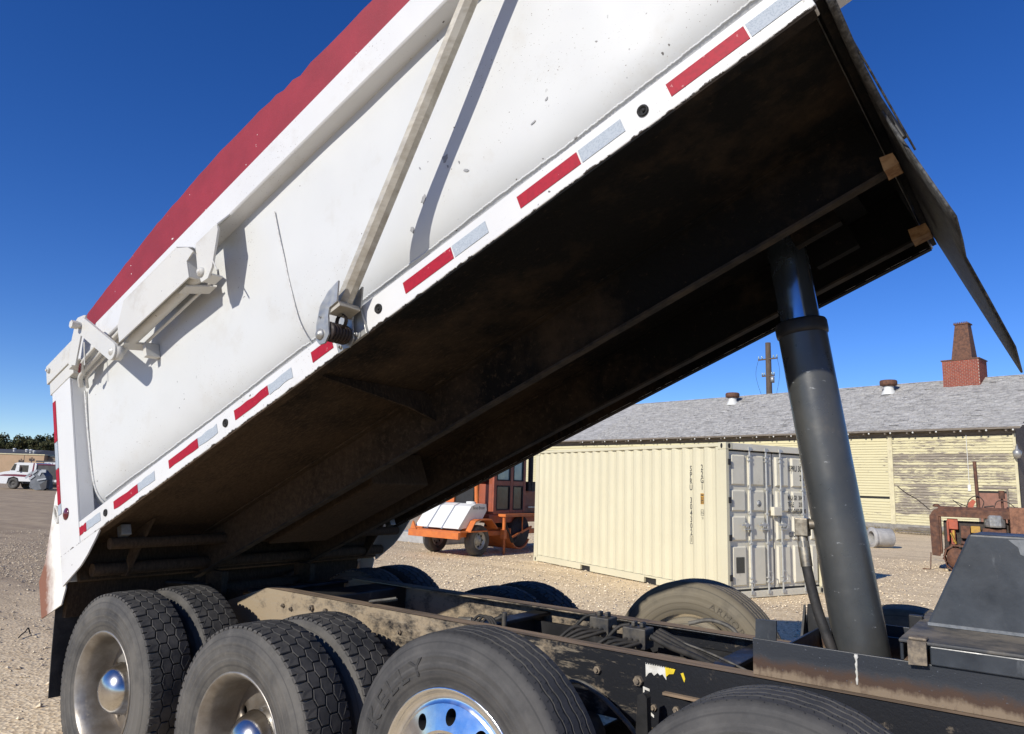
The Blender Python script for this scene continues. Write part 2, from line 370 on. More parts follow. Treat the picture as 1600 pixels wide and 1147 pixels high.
stones('gravel', 62000, (-16, 7), (1.6, 20), .008, .034, 3, 1.35)
stones('gravel', 16000, (-20, -.7), (-3, 9), .006, .034, 4)

# ------------------------------------------------------------------ DUMP TRUCK
truck = thing('dump_truck', 'white and red dump truck with its bed raised on a black hoist cylinder', 'dump truck')
ALPHA = R(23.225); CA, SA = math.cos(ALPHA), math.sin(ALPHA)
def BT(p): return Vector((p[0] * CA - p[2] * SA, p[1], p[0] * SA + p[2] * CA))   # bed (along, across, up) -> world
def both(fn):                                                                      # build a piece on either side
    return [fn(1), fn(-1)]

# --- frame rails
for sgn in (-1, 1):
    m = MB(); yo = sgn * .406; yi = sgn * .398; fl = sgn * .316
    def quadrail(y0, y1, z0, z1, mi): m.box(.32, 6.6, min(y0, y1), max(y0, y1), z0, z1, mi)
    m.prism([(-.083, min(yo, yi), .80), (6.6, min(yo, yi), .80), (6.6, min(yo, yi), 1.071), (.33, min(yo, yi), 1.071), (-.083, min(yo, yi), .948)], (0, .008, 0), 0)
    quadrail(yi, fl, 1.062, 1.071, 0); quadrail(yi, fl, .80, .809, 0)
    m.add([(.335, yo, 1.0745), (6.6, yo, 1.0745), (6.6, fl, 1.0745), (.335, fl, 1.0745)], [(0, 1, 2, 3)], 1)
    fr = m.build('frame_rail', ['frame', 'frame_top'], truck, .004)
    b = MB()
    for x, z, rr in ((.52, .985, .013), (.60, .975, .013), (.80, 1.005, .019), (.93, 1.0, .019), (1.11, 1.0, .008), (1.55, .97, .013), (1.78, .96, .016), (1.72, .88, .014),
                     (2.78, .985, .017), (2.98, .975, .021), (2.80, .88, .014), (3.05, .88, .013), (2.0, .98, .012)):
        hexbolt(b, (x, yo, z), (0, sgn, 0), rr, rr * .9)
    b.build('bolt', 'bolt', fr)
    if sgn < 0:
        s_ = MB(); y = yo - .0025
        s_.add([(3.010, y, 1.052), (3.105, y, 1.050), (3.105, y, .998), (3.088, y, 1.018), (3.076, y, 1.012), (3.066, y, 1.020), (3.05, y, 1.006), (3.038, y, 1.017), (3.026, y, 1.013), (3.012, y, .995)], [tuple(range(10))], 0)
        s_.add([(3.100, y - .002, 1.050), (3.146, y - .002, 1.048), (3.138, y - .002, 1.028), (3.118, y - .002, 1.024), (3.104, y - .002, 1.010)], [tuple(range(5))], 1)
        s_.add([(3.168, y, 1.035), (3.18, y, 1.040), (3.188, y, 1.018), (3.184, y, 1.002)], [tuple(range(4))], 1)
        s_.build('warning_sticker', ['sticker_w', 'sticker_y'], fr)
        s_ = MB()
        for i in range(13):
            x = 3.012 + i * .0105; s_.add([(x, y - .004, 1.0485), (x + .005, y - .004, 1.0485), (x + .008, y - .004, 1.055), (x + .003, y - .004, 1.055)], [(0, 1, 2, 3)])
        s_.build('hazard_stripe', 'dark', fr)
        s_ = MB(); s_.prism([(3.00, y - .002, .955), (3.03, y - .002, .95), (3.03, y - .002, .94), (3.007, y - .002, .944), (3.007, y - .002, .878), (3.05, y - .002, .85), (3.05, y - .002, .84), (3.0, y - .002, .868)], (0, .002, 0)); s_.build('paint_mark', 'sticker_w', fr)
# cross members and driveline
for x in (.15, 1.95, 3.25, 5.2):
    m = MB(); m.box(x - .05, x + .05, -.39, .39, .84, .86); m.box(x - .05, x + .05, -.39, .39, 1.02, 1.04); m.box(x - .006, x + .006, -.39, .39, .861, 1.019); m.build('crossmember', 'black', truck, .004)
m = MB(); m.box(.55, .80, -.39, .39, .86, 1.06); m.build('crossmember', 'black', truck, .01)
m = MB(); m.tube([(1.35, 0, .62), (3.2, 0, .78), (6.2, 0, .80)], .055, 14); m.build('driveshaft', 'black', truck)
for x in (0, 1.326):
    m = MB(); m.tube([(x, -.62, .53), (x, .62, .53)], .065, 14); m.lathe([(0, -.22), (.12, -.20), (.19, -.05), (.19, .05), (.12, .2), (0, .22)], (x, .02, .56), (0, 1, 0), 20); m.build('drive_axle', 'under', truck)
for sgn in (-1, 1):
    m = MB(); m.prism([(-.12, sgn * .5 - .04, .48), (1.45, sgn * .5 - .04, .48), (1.45, sgn * .5 - .04, .60), (.9, sgn * .5 - .04, .74), (.43, sgn * .5 - .04, .74), (-.12, sgn * .5 - .04, .60)], (0, .08, 0)); m.build('suspension_beam', 'under', truck, .01)
for x, z in ((2.632, .703), (3.78, .682)):
    m = MB(); m.tube([(x, -1.0, z), (x, -.6, z), (x, -.45, z - .12), (x, .45, z - .12), (x, .6, z), (x, 1.0, z)], .055, 12); m.build('lift_axle', 'under', truck)
    for sgn in (-1, 1):
        m = MB(); m.lathe([(0, .0), (.09, .0), (.115, .05), (.115, .12), (.09, .17), (0, .17)], (x + .12, sgn * .52, z - .06), (0, 0, 1), 18); m.build('air_bag', 'hose', truck)
m = MB(); m.prism([(3.10, -.418, .945), (3.36, -.418, .915), (3.45, -.418, .90), (3.45, -.418, .70), (3.10, -.418, .70)], (0, .012, 0)); gp = m.build('hanger_plate', 'frame', truck, .003)
m = MB(); m.box(3.098, 3.40, -.432, -.404, .944, .954); m.build('plate_edge', 'frame_top', gp)
b = MB()
for x, z in ((3.155, .895), (3.25, .875), (3.155, .80), (3.25, .785)): hexbolt(b, (x, -.418, z), (0, -1, 0), .014, .013)
b.tube([(3.36, -.418, .90), (3.36, -.50, .895)], .012, 10); b.tube([(3.38, -.418, .905), (3.38, -.47, .90)], .02, 6)
b.build('bolt', 'bolt', gp)
m = MB(); m.prism([(3.02, -.58, .56), (3.14, -.58, .56), (3.16, -.58, .70), (3.105, -.58, .80), (3.10, -.58, .96), (3.085, -.58, .98), (3.06, -.58, .965), (3.05, -.58, .80)], (0, .035, 0)); m.build('shock_bracket', 'black', truck, .008)
m = MB(); m.tube(smooth_path([(2.55, -.50, .83), (2.75, -.52, .95), (2.98, -.5, .82), (3.1, -.5, .66)]), .011, 8); m.build('air_line', 'hose_l', truck)
for sgn in (-1, 1):
    m = MB(); m.box(4.0, 5.6, sgn * .52 - .05, sgn * .52 + .05, .74, .80); hexbolt(m, (4.42, sgn * .57, .77), (0, sgn, 0), .022, .02); m.build('step_hanger', 'black', truck, .006)

# --- wheels
def tyre_profile(Rr, w, lip):
    h = w / 2
    half = [(lip - .010, h * .80), (lip + .006, h * .90), (lip + .022, h * .955), (lip + .05, h * 1.0), (lip + .056, h * 1.015), (lip + .062, h * 1.0), (Rr - .125, h * 1.03),
            (Rr - .119, h * 1.042), (Rr - .113, h * 1.03), (Rr - .085, h * 1.01), (Rr - .08, h * 1.018), (Rr - .075, h * 1.0), (Rr - .04, h * .93), (Rr - .022, h * .86)]
    return half
def drive_tyre():
    Rr, w, lip = .545, .275, .33; half = tyre_profile(Rr, w, lip)
    base = [(Rr - .016, w / 2 * .82), (Rr - .016, 0)]
    prof = [(r, -y) for r, y in half + base] + [(r, y) for r, y in reversed(half + base[:1])]
    t = MB(); t.lathe(prof, (0, 0, 0), (0, 1, 0), 84)
    tr = MB(); N = 42; p = 2 * math.pi * Rr / N; g = .0032
    def block(poly, s0, tilt=0.0):
        vs = []
        for rr, sh in ((Rr - .0175, 1.0), (Rr - .0025, 1.0), (Rr, .93)):
            cy = sum(q[0] for q in poly) / len(poly); cs = sum(q[1] for q in poly) / len(poly)
            for y, s in poly:
                y2 = cy + (y - cy) * sh; s2 = cs + (s - cs) * sh
                rad = rr - .0 - max(0, abs(y2) - .06) ** 2 * 2.2; a = (s0 + s2) / Rr
                vs.append((rad * math.cos(a), y2, rad * math.sin(a)))
        n = len(poly); fs = [tuple(range(2 * n, 3 * n))]
        for L in (0, n): fs += [(L + i, L + (i + 1) % n, L + n + (i + 1) % n, L + n + i) for i in range(n)]
        tr.add(vs, fs)
    h = p / 2
    hexa = [(-.034 + g, 0), (-.021 + g * .6, h - g), (.021 - g * .6, h - g), (.034 - g, 0), (.021 - g * .6, -h + g), (-.021 + g * .6, -h + g)]
    for i in range(N):
        s0 = i * p
        for sg in (-1, 1):
            block([(y + sg * .0275, s) for y, s in hexa], s0 + (h if sg > 0 else 0))
            sh = [(.0485 + g, 0), (.0615 + g, h - g), (.117, h - g * 2.2), (.118, .006), (.096, .0045), (.094, -.0035), (.118, -.0055), (.117, -h + g * 2.2), (.0615 + g, -h + g)]
            if sg < 0: sh = [(-y, s) for y, s in reversed(sh)]
            block(sh, s0 + (0 if sg > 0 else h))
    return t.mesh('tyre', 'tyre'), tr.mesh('tread', 'tread')
def rib_tyre():
    Rr, w, lip = .525, .285, .33; half = tyre_profile(Rr, w, lip)
    base = [(Rr - .010, w / 2 * .80), (Rr - .003, w / 2 * .72)]
    prof = [(r, -y) for r, y in half + base]
    edges = []
    for gy in (-.066, -.024, .024, .066):
        prof += [(Rr, gy - .0055), (Rr - .013, gy - .004), (Rr - .013, gy + .004), (Rr, gy + .0055)]
    prof += [(r, y) for r, y in reversed(half + base)]
    n = 240; t = MB(); vs = []; k = len(prof)
    for i, (r, y) in enumerate(prof):
        gro = len(half) + 2 <= i < k - len(half) - 2
        for j in range(n):
            a = 2 * math.pi * j / n; yy = y + (.0028 * (1 if (j // 3) % 2 else -1) if gro else 0)
            t.v.append((r * math.cos(a), yy, r * math.sin(a)))
    for i in range(k - 1):
        tread = r > .5 and len(half) <= i < k - len(half) - 1
        for j in range(n):
            t.f.append([i * n + j, i * n + (j + 1) % n, (i + 1) * n + (j + 1) % n, (i + 1) * n + j]); t.m.append(0); t.s.append(not (len(half) + 1 <= i < k - len(half) - 1))
    sp = MB()
    for j in range(90):
        a = 2 * math.pi * j / 90
        for y0, y1, ph in ((-.112, -.094, 0), (-.060, -.047, .4), (-.042, -.030, .1), (.030, .043, .6), (.047, .060, .2), (-.089, -.073, .5), (.075, .089, .3)):
            b = a + ph * .07; rr = Rr + .0006 - max(0, abs(y0) - .085) * .16; d = .0022
            f = lambda bb, y: (rr * math.cos(bb), y, rr * math.sin(bb))
            sp.add([f(b, y0), f(b + d / rr * 1.1, y0), f(b + .012, y1), f(b + .012 - d / rr, y1)], [(0, 1, 2, 3)])
    return t.mesh('tyre', 'tyre3'), sp.mesh('tread', 'dark')
def dished_rim():            # outer wheel of a dual: deep dish, disc and hand holes inboard
    m = MB()
    m.lathe([(.318, -.100), (.3335, -.118), (.336, -.126), (.330, -.131), (.322, -.127), (.312, -.112), (.300, -.098), (.292, -.07), (.287, -.02), (.283, .03), (.270, .052)], n=64)
    v, f = holed_ring(.165, .270, .222, 5, .028, .052, .02, .5, 50, 12); m.add(v, f, 0, True)
    m.lathe([(.165, .052), (.155, .045), (.145, .035), (.0, .035)], n=40)
    for i in range(10):
        a = 2 * math.pi * i / 10; hexbolt(m, (.132 * math.cos(a), .036, .132 * math.sin(a)), (0, -1, 0), .017, .024)
    m.lathe([(.300, .075), (.318, .118)], n=48); m.lathe([(.270, .052), (.292, .075), (.300, .10), (.318, .118), (.334, .126)], n=64)
    return m.mesh('wheel', 'alu_dull')
def hub_cap():
    m = MB(); S_ = 1.2; m.lathe([(a * S_, b) for a, b in [(.118, .04), (.118, -.005), (.121, -.012), (.116, -.018), (.110, -.050), (.095, -.085), (.062, -.112), (.03, -.124), (0.0005, -.126)]], n=40)
    return m.mesh('hub_cap', 'chrome')
def flat_rim():              # polished steer-type wheel, disc outboard with ten hand holes
    m = MB()
    m.lathe([(.318, -.100), (.3335, -.122), (.336, -.131), (.331, -.137), (.322, -.133), (.316, -.120), (.309, -.112), (.300, -.110), (.285, -.112), (.275, -.119)], n=72)
    v, f = holed_ring(.190, .275, .235, 10, .0285, -.119, .05, .314, 80, 16, .82, .028); m.add(v, [q for i, q in enumerate(f) if i % 96 < 72], 0, True); m.add(v, [q for i, q in enumerate(f) if i % 96 >= 72], 1, True)
    m.lathe([(.190, -.147), (.180, -.146), (.172, -.122), (.166, -.101), (.120, -.100), (.112, -.118), (.110, -.175), (.10, -.188), (.02, -.192), (0.001, -.192)], n=48)
    for i in range(10):
        a = 2 * math.pi * i / 10; hexbolt(m, (.143 * math.cos(a), -.101, .143 * math.sin(a)), (0, -1, 0), .017, .03)
    m.lathe([(.270, -.06), (.270, .05), (.318, .118), (.334, .126)], n=48)
    return m.mesh('wheel', ['alu', 'dark'])
DT, DTR = drive_tyre(); RT, RTR = rib_tyre(); RIMD = dished_rim(); HUB = hub_cap(); RIMF = flat_rim()
m = MB(); m.lathe([(0, -.045), (.262, -.045), (.262, .06), (0, .06)], n=40); DRUM = m.mesh('brake_drum', 'under')
m = MB(); m.lathe([(0, .125), (.12, .125), (.20, .118), (.325, .105), (.33, .09)], n=40); BACK = m.mesh('brake_backing', 'tyre_dust')
RT_DUST = RT.copy(); RT_DUST.materials.clear(); RT_DUST.materials.append(MT['tyre_dust'])
def put_wheel(x, y, z, side, kind, spin, label):
    rz = 0 if side < 0 else math.pi
    rot = Matrix.Rotation(rz, 4, 'Z') @ Matrix.Rotation(spin, 4, 'Y')
    rim = RIMD if kind != 'single' else RIMF
    if kind == 'inner': rot = Matrix.Rotation(rz + math.pi, 4, 'Z') @ Matrix.Rotation(spin, 4, 'Y')
    o = bpy.data.objects.new('wheel', rim); COL.objects.link(o); o.parent = truck
    o.matrix_world = Matrix.Translation((x, y, z)) @ rot; o['label'] = label
    if kind == 'single':
        link_mesh('brake_drum', DRUM, o); link_mesh('tyre', RT if side < 0 else RT_DUST, o); link_mesh('tread', RTR, o)['kind'] = 'stuff'
    else:
        link_mesh('tyre', DT, o); link_mesh('tread', DTR, o)['kind'] = 'stuff'
        if kind == 'outer': link_mesh('hub_cap', HUB, o)
    return o
for x, nm in ((0, 'rearmost'), (1.326, 'second')):
    for side, sn in ((-1, 'near'), (1, 'far')):
        put_wheel(x, side * 1.094, .535, side, 'outer', .2 + x, 'outer dual wheel with block tread, %s axle, %s side' % (nm, sn))
        put_wheel(x, side * .752, .535, side, 'inner', .5 + x, 'inner dual wheel with block tread, %s axle, %s side' % (nm, sn))
kelly = None
for x, z, nm in ((2.632, .703, 'third'), (3.78, .682, 'foremost')):
    for side, sn in ((-1, 'near'), (1, 'far')):
        o = put_wheel(x, side * 1.085, z, side, 'single', .0, 'raised single wheel, %s axle, %s side' % (nm, sn))
        if side > 0: link_mesh('brake_backing', BACK, o)
        if side < 0 and nm == 'third': kelly = o
        if side > 0 and nm == 'third': kelly_far = o
# raised sidewall lettering, bent round the tyre
MT['letters'] = rubber('raised_sidewall_letters', (.060, .058, .055), .12, 3)
MT['letters_d'] = mat('dusty_raised_letters', (.115, .10, .075), (.10, .085, .065), 12, rough=.9)
def arc_text(parent, body, rad, size, a_mid, yoff, matn, sx=1.25, name='lettering', flip=1):
    def fn(v):
        a = a_mid - flip * v.x / rad; rr = rad + v.y
        return Vector((rr * math.cos(a), yoff - flip * v.z, rr * math.sin(a)))
    return text_mesh(name, body, size, matn, parent, fn, .0018, sx, 'CENTER', 1.25)
arc_text(kelly, 'KELLY', .385, .090, R(136), -.1465, 'letters')
arc_text(kelly_far, 'ARMOR', .405, .050, R(125), .1475, 'letters_d', 1.2, flip=-1)

# --- mud flaps behind the rear wheels, on a hanger arm
for sgn in (-1, 1):
    m = MB(); y0, y1 = sorted((sgn * 1.24, sgn * .62)); N = 8; vs = []
    for i in range(N + 1):
        z = 1.03 - .64 * i / N; x = -.68 + .06 * (i / N) ** 1.5
        for y in (y0, y1):
            for d in (0, .008): vs.append((x + d, y, z))
    fs = []
    for i in range(N):
        a = i * 4; fs += [(a, a + 4, a + 6, a + 2), (a + 1, a + 3, a + 7, a + 5), (a, a + 1, a + 5, a + 4), (a + 2, a + 6, a + 7, a + 3)]
    fs += [(0, 2, 3, 1), (N * 4, N * 4 + 1, N * 4 + 3, N * 4 + 2)]
    m.add(vs, fs); fl = m.build('mud_flap', 'flap', truck)
    h = MB(); h.box(-.70, -.66, y0, y1, 1.0, 1.06); h.tube([(-.68, sgn * .62, 1.03), (-.45, sgn * .3, 1.0), (-.05, sgn * .3, .95)], .02, 8); hexbolt(h, (-.70, sgn * 1.16, 1.02), (-1, 0, 0), .012, .008); h.build('flap_hanger', 'black', fl)

# --- dump bed (coordinates u along the bed, v across, w up from the floor)
PROF = [(-1.205, 2.54), (-1.206, 2.40), (-1.207, 2.24), (-1.205, 2.10), (-1.203, 2.0), (-1.201, 1.88), (-1.197, 1.80), (-1.189, 1.73), (-1.171, 1.665), (-1.136, 1.610), (-1.078, 1.570), (-1.0, 1.545), (-.88, 1.535), (-.75, 1.515), (-.4, 1.505), (0, 1.503)]
bed = None
def tubv(q):
    for (v0, q0), (v1, q1) in zip(PROF, PROF[1:]):
        if q1 <= q <= q0: t = (q0 - q) / (q0 - q1); return v0 + (v1 - v0) * t
    return -1.2
def tubd(u, q): return (.016 * (mnoise.noise(Vector((u * 1.1, q * 1.3, 3.1))) + .4 * mnoise.noise(Vector((u * 3.1, q * 2.7, 9.2)))) - (.004 if abs(u - 2.41) < .05 else 0)) if q < 2.5 else 0
m = MB(BT); NU = 60; full = PROF + [(-v, q) for v, q in reversed(PROF[:-1])]; vs = []
for i in range(NU + 1):
    u = .20 + (4.925 - .20) * i / NU
    for v, q in full:
        side = abs(v) > 1.0
        d = 0
        if side and q < 2.5:
            d = tubd(u, q)
        vs.append((u, v - d if v < 0 else v + d, q))
K = len(full)
fs = [(i * K + j, i * K + j + 1, (i + 1) * K + j + 1, (i + 1) * K + j) for i in range(NU) for j in range(K - 1)]
m.add(vs, fs, 0, True)
bed = m.build('dump_bed', 'white', truck, label='raised tub bed, white sides, black dusty underside')
sm = bed.modifiers.new('sub', 'SUBSURF'); sm.levels = 1; sm.render_levels = 1
def bp(name, mb, mats, bevel=0.0, label=None): return mb.build(name, mats, bed, bevel, 2, label)
# seam weld and end weld on the tub
for uu, r in ((2.41, .004), (.262, .007)):
    m = MB(BT); pts = [(uu + .002 * random.uniform(-1, 1), v - .008, q) for v, q in PROF[1:13]]; m.tube(smooth_path(pts, 4), r, 6); bp('seam_weld', m, 'weld')
# floor, rails, sills
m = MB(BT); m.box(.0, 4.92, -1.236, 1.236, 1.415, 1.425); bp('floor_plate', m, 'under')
for s in (-1, 1):
    m = MB(BT); a, b = sorted((s * 1.296, s * 1.238)); m.box(.2455, 4.93, a, b, 1.363, 1.495); m.box(.2455, 4.93, min(s * 1.2375, s * .96), max(s * 1.2375, s * .96), 1.484, 1.494)
    rail = bp('lower_rail', m, 'rail', .006)
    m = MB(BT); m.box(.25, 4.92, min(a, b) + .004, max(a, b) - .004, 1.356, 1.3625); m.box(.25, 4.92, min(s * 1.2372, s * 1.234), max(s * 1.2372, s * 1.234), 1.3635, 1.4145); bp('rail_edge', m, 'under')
    if s < 0:
        m = MB(BT)         # rope-like weld bead where the tub meets the rail
        pts = []; rr = []
        for i in range(600):
            u = .30 + i * .0077; q0 = 1.630 + random.uniform(-.0015, .0015) + .0012 * (i % 2); pts.append((u, tubv(q0) - tubd(u, q0) + .001, q0)); rr.append(.0030 + .0022 * (i % 2))
        m.tube(pts, rr, 6)
        bp('weld_bead', m, 'white')
        for k_, (u0, u1) in [('tape_r', q) for q in ((4.455, 4.738), (3.802, 4.083), (3.174, 3.453), (2.552, 2.70), (1.928, 2.212), (1.298, 1.588), (.683, .960), (.25, .338))] + \
                            [('tape_w', q) for q in ((4.744, 4.922), (4.090, 4.272), (3.460, 3.640), (2.218, 2.402), (1.592, 1.770), (.965, 1.147), (.345, .516))]:
            y = -1.2985; m = MB(BT); n = 5; jag = lambda: random.choice((0, 0, 0, .003, .006)) if u0 < 2.5 else 0
            top = [(u0 + (u1 - u0) * i / n, y, 1.458 - jag()) for i in range(n + 1)]; bot = [(u0 + (u1 - u0) * i / n, y, 1.405 + jag()) for i in range(n, -1, -1)]
            m.prism(top + bot, (0, .002, 0)); bp('reflective_tape', m, k_)
        for u in (4.353, 3.011, 1.846, .583):
            m = MB(BT); m.lathe([(.021, 0), (.021, .006), (.015, .008), (.014, .002), (.0, .001)], (u, -1.2965, 1.428), (0, -1, 0), 16); m.lathe([(0, .009), (.006, .008), (.006, 0)], (u + .003, -1.2965, 1.426), (0, -1, 0), 8); bp('marker_socket', m, 'dark')
    # corner post with its lower gusset plate
    m = MB(BT); y = s * 1.296; pl = [(-.019, y, 2.50), (.243, y, 2.50), (.243, y, 1.3625), (.499, y, 1.3625), (.44, y, 1.325), (.323, y, 1.262), (.23, y, 1.225), (-.019, y, 1.175)]
    m.prism(pl, (0, -s * .010, 0))
    m.box(.233, .243, min(y - s * .0101, s * 1.196), max(y - s * .0101, s * 1.196), 1.50, 2.50); m.box(-.019, -.009, min(y - s * .0101, s * 1.10), max(y - s * .0101, s * 1.10), 1.20, 2.50)
    m.box(-.019, .243, min(y - s * .0102, s * 1.196), max(y - s * .0102, s * 1.196), 2.485, 2.4995)
    post = bp('corner_post', m, 'rail', .005)
    if s < 0:
        for k_, w0, w1, uu in (('tape_r', 2.43, 2.135, .012), ('tape_w', 2.13, 1.945, .012), ('tape_r', 1.94, 1.70, .012), ('tape_w', 1.695, 1.63, .014)):
            m = MB(BT); m.box(uu - .026, uu + .014, -1.3, -1.2965, w1, w0); bp('reflective_tape', m, k_)
        m = MB(BT); m.lathe([(.0, .014), (.02, .012), (.032, .006), (.038, .004), (.038, 0)], (.088, -1.2965, 1.605), (0, -1, 0), 20); bp('marker_light', m, 'lens_r')
    # top rail and rear cap
    m = MB(BT); P = [(s * 1.296, 2.70), (s * 1.296, 2.535), (s * 1.288, 2.525), (s * 1.19, 2.52), (s * 1.19, 2.70)]
    m.prism([(.245, v, q) for v, q in P], (4.685, 0, 0)); bp('top_rail', m, 'rail', .004)
    m = MB(BT); m.box(-.08, .33, min(s * 1.303, s * 1.2), max(s * 1.303, s * 1.2), 2.603, 2.745); m.box(-.045, .30, min(s * 1.299, s * 1.2), max(s * 1.299, s * 1.2), 2.502, 2.594); hexbolt(m, (-.03, s * 1.303, 2.69), (0, s, 0), .02, .015); bp('rear_cap', m, 'white2', .005)
    # red sideboard, uneven top edge
    top = [(.42, 2.78), (.43, 2.865), (.55, 2.886), (1.0, 2.940), (1.41, 2.985), (1.9, 3.010), (2.13, 3.014), (2.5, 3.003), (2.60, 2.990), (2.66, 2.992), (2.72, 2.972), (2.80, 2.974), (2.86, 2.950), (2.95, 2.962), (3.42, 2.945), (3.9, 2.935), (4.4, 2.93), (4.9, 2.92)]
    jt = []
    for (a0, b0), (a1, b1) in zip(top, top[1:]):
        n = max(1, int((a1 - a0) / .06))
        for i in range(n): jt.append((a0 + (a1 - a0) * i / n, b0 + (b1 - b0) * i / n + random.uniform(-.0035, .0035)))
    jt.append(top[-1])
    m = MB(BT); poly = [(u, s * 1.262, q) for u, q in jt] + [(4.9, s * 1.262, 2.7025), (.62, s * 1.262, 2.7025)]; m.prism(poly, (0, -s * .045, 0)); bp('sideboard', m, 'red', .003)
    # longitudinal sills with flanged lower edge
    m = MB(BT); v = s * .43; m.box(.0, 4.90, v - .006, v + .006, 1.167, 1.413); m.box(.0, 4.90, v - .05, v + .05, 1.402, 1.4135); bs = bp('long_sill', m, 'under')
    m = MB(BT); m.box(.0, 4.915, v - .026, v + .026, 1.155, 1.166); m.build('sill_flange', 'under_lip', bed)
    m = MB(BT); m.prism([(4.875 - .03 * (s > 0), v - .053, 1.152), (4.93, v - .053, 1.150), (4.93, v - .053, 1.20), (4.885 - .03 * (s > 0), v - .053, 1.21)], (0, .1, 0)); m.build('sill_sunlit_patch', 'tan_sunlit', bed, .006)  # small tan block added as the sunlit patch at the sill end
# transverse gussets, rear hinge beams
for u, s in ((2.45, -1), (2.45, 1)):
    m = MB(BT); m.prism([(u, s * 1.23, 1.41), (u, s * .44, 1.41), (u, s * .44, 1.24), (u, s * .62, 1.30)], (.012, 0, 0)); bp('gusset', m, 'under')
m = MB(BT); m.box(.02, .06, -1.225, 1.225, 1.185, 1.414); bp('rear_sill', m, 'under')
m = MB(); m.box(-.66, -.62, -1.2, 1.2, .86, 1.13); m.build('rear_bumper_plate', 'under', truck, .004)
for u, q, r in ((.40, 1.30, .035), (.16, 1.215, .04)):
    m = MB(BT); m.tube([(u, -1.2, q), (u, 1.2, q)], r, 10); bp('rear_cross_tube', m, 'under')
for s in (-1, 1):
    m = MB(BT); m.prism([(.55, s * 1.0, 1.40), (.33, s * 1.0, 1.40), (.10, s * 1.0, 1.18), (.16, s * 1.0, 1.16)], (0, .015, 0)); bp('hinge_gusset', m, 'under', .004)
    m = MB(BT); m.box(.40, .455, s * 1.12 - .03, s * 1.12 + .03, 1.335, 1.40); bp('lamp_box', m, 'galv', .004)
m = MB(); m.tube([(-.33, -.5, .98), (-.33, .5, .98)], .05, 14); m.box(-.40, -.20, -.395, -.35, .88, 1.12); m.box(-.40, -.20, .35, .395, .88, 1.12); m.box(-.30, -.05, -.34, -.32, .85, 1.0); m.box(-.30, -.05, .32, .34, .85, 1.0); m.build('hinge_pin', 'under', truck)
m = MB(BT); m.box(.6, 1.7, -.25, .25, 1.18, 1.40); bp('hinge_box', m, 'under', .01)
# a plate welded under the floor, and the hoist saddle
m = MB(BT); m.box(4.35, 4.75, -.24, .24, 1.33, 1.41); m.box(4.45, 4.65, -.20, -.15, 1.18, 1.33); m.box(4.45, 4.65, .15, .20, 1.18, 1.33); bp('hoist_saddle', m, 'under')
# bulkhead, tailgate, rear apron
m = MB(BT); m.box(4.926, 4.955, -1.20, 1.20, 1.50, 3.05); bp('bulkhead', m, 'white'); m = MB(BT); m.box(4.9315, 4.955, -1.29, 1.29, 1.375, 1.4985); bp('front_header', m, 'under')
m = MB(BT); m.box(4.956, 5.75, -1.18, 1.18, 3.02, 3.05); bp('cab_shield', m, 'white')
m = MB(BT); m.box(-.06, -.0195, -1.19, 1.19, 1.42, 2.60); bp('tailgate', m, 'white')
m = MB(BT)
for s in (-1, 1):
    y = s * 1.275; m.prism([(-.022, y, 1.86), (-.10, y, 1.80), (-.165, y, 1.66), (-.285, y, 1.42), (-.39, y, 1.32), (-.375, y, 1.08), (-.095, y, 1.085), (-.022, y, 1.17)], (0, -s * .008, 0))
m.prism([(-.022, -1.265, 1.30), (-.39, -1.265, 1.15), (-.39, -1.265, 1.142), (-.022, -1.265, 1.292)], (0, 2.53, 0)); bp('spreader_apron', m, 'apron', label='white apron rusting along its outer edge')
m = MB(BT); m.prism([(-.03, -1.27, 1.80), (-.085, -1.27, 1.83), (-.10, -1.27, 1.77), (-.05, -1.27, 1.73)], (0, .04, 0)); m.tube(smooth_path([(-.06, -1.285, 1.60), (-.10, -1.285, 1.66), (-.085, -1.285, 1.72), (-.05, -1.285, 1.66), (-.06, -1.285, 1.6)]), .008, 8); bp('gate_latch', m, 'white2')
# rubber belting hung across the front edge of the bed
def sheet(mb, pts_top, pts_bot, nseg, th, wob, mi=0):
    """pts: lists of (v, w, u) along the sheet; top and bottom edges"""
    vs = []; n = len(pts_top)
    for (v0, w0, u0), (v1, w1, u1) in zip(pts_top, pts_bot):
        for j in range(nseg + 1):
            t = j / nseg; v = v0 + (v1 - v0) * t; q = w0 + (w1 - w0) * t; u = u0 + (u1 - u0) * t + wob * math.sin(v * 3.1 + t * 2.2)
            vs.append((u, v, q)); vs.append((u + th, v, q))
    k_ = 2 * (nseg + 1); fs = []
    for i in range(n - 1):
        for j in range(nseg):
            a = i * k_ + 2 * j; b = a + k_; fs += [(a, b, b + 2, a + 2), (a + 1, a + 3, b + 3, b + 1)]
        a = i * k_; b = a + k_; fs += [(a, a + 1, b + 1, b)]; a += 2 * nseg; b += 2 * nseg; fs += [(a, b, b + 1, a + 1)]
    for i in (0, n - 1):
        for j in range(nseg):
            a = i * k_ + 2 * j; fs.append((a, a + 2, a + 3, a + 1))
    mb.add(vs, fs, mi, True)
m = MB(BT); sheet(m, [(-1.28, 1.60, 4.957), (-.9, 1.62, 4.957), (-.55, 1.65, 4.957)], [(-1.28, 1.35, 4.96), (-.9, 1.33, 4.957), (-.55, 1.26, 4.960)], 3, .022, .002); bp('front_belting', m, 'belt')
m = MB(BT); sheet(m, [(v, 1.75, 4.956) for v in (-.55, -.3, -.05, .13, .43, .8, 1.2)], [(-.78, .76, 4.961), (-.4, .80, 4.963), (-.05, .84, 4.962), (.13, .70, 4.962), (.43, .52, 4.963), (.8, .515, 4.963), (1.2, .515, 4.963)], 8, .010, .0008); bp('front_belting', m, 'belt', label='long belting flap hanging below the front edge of the bed')
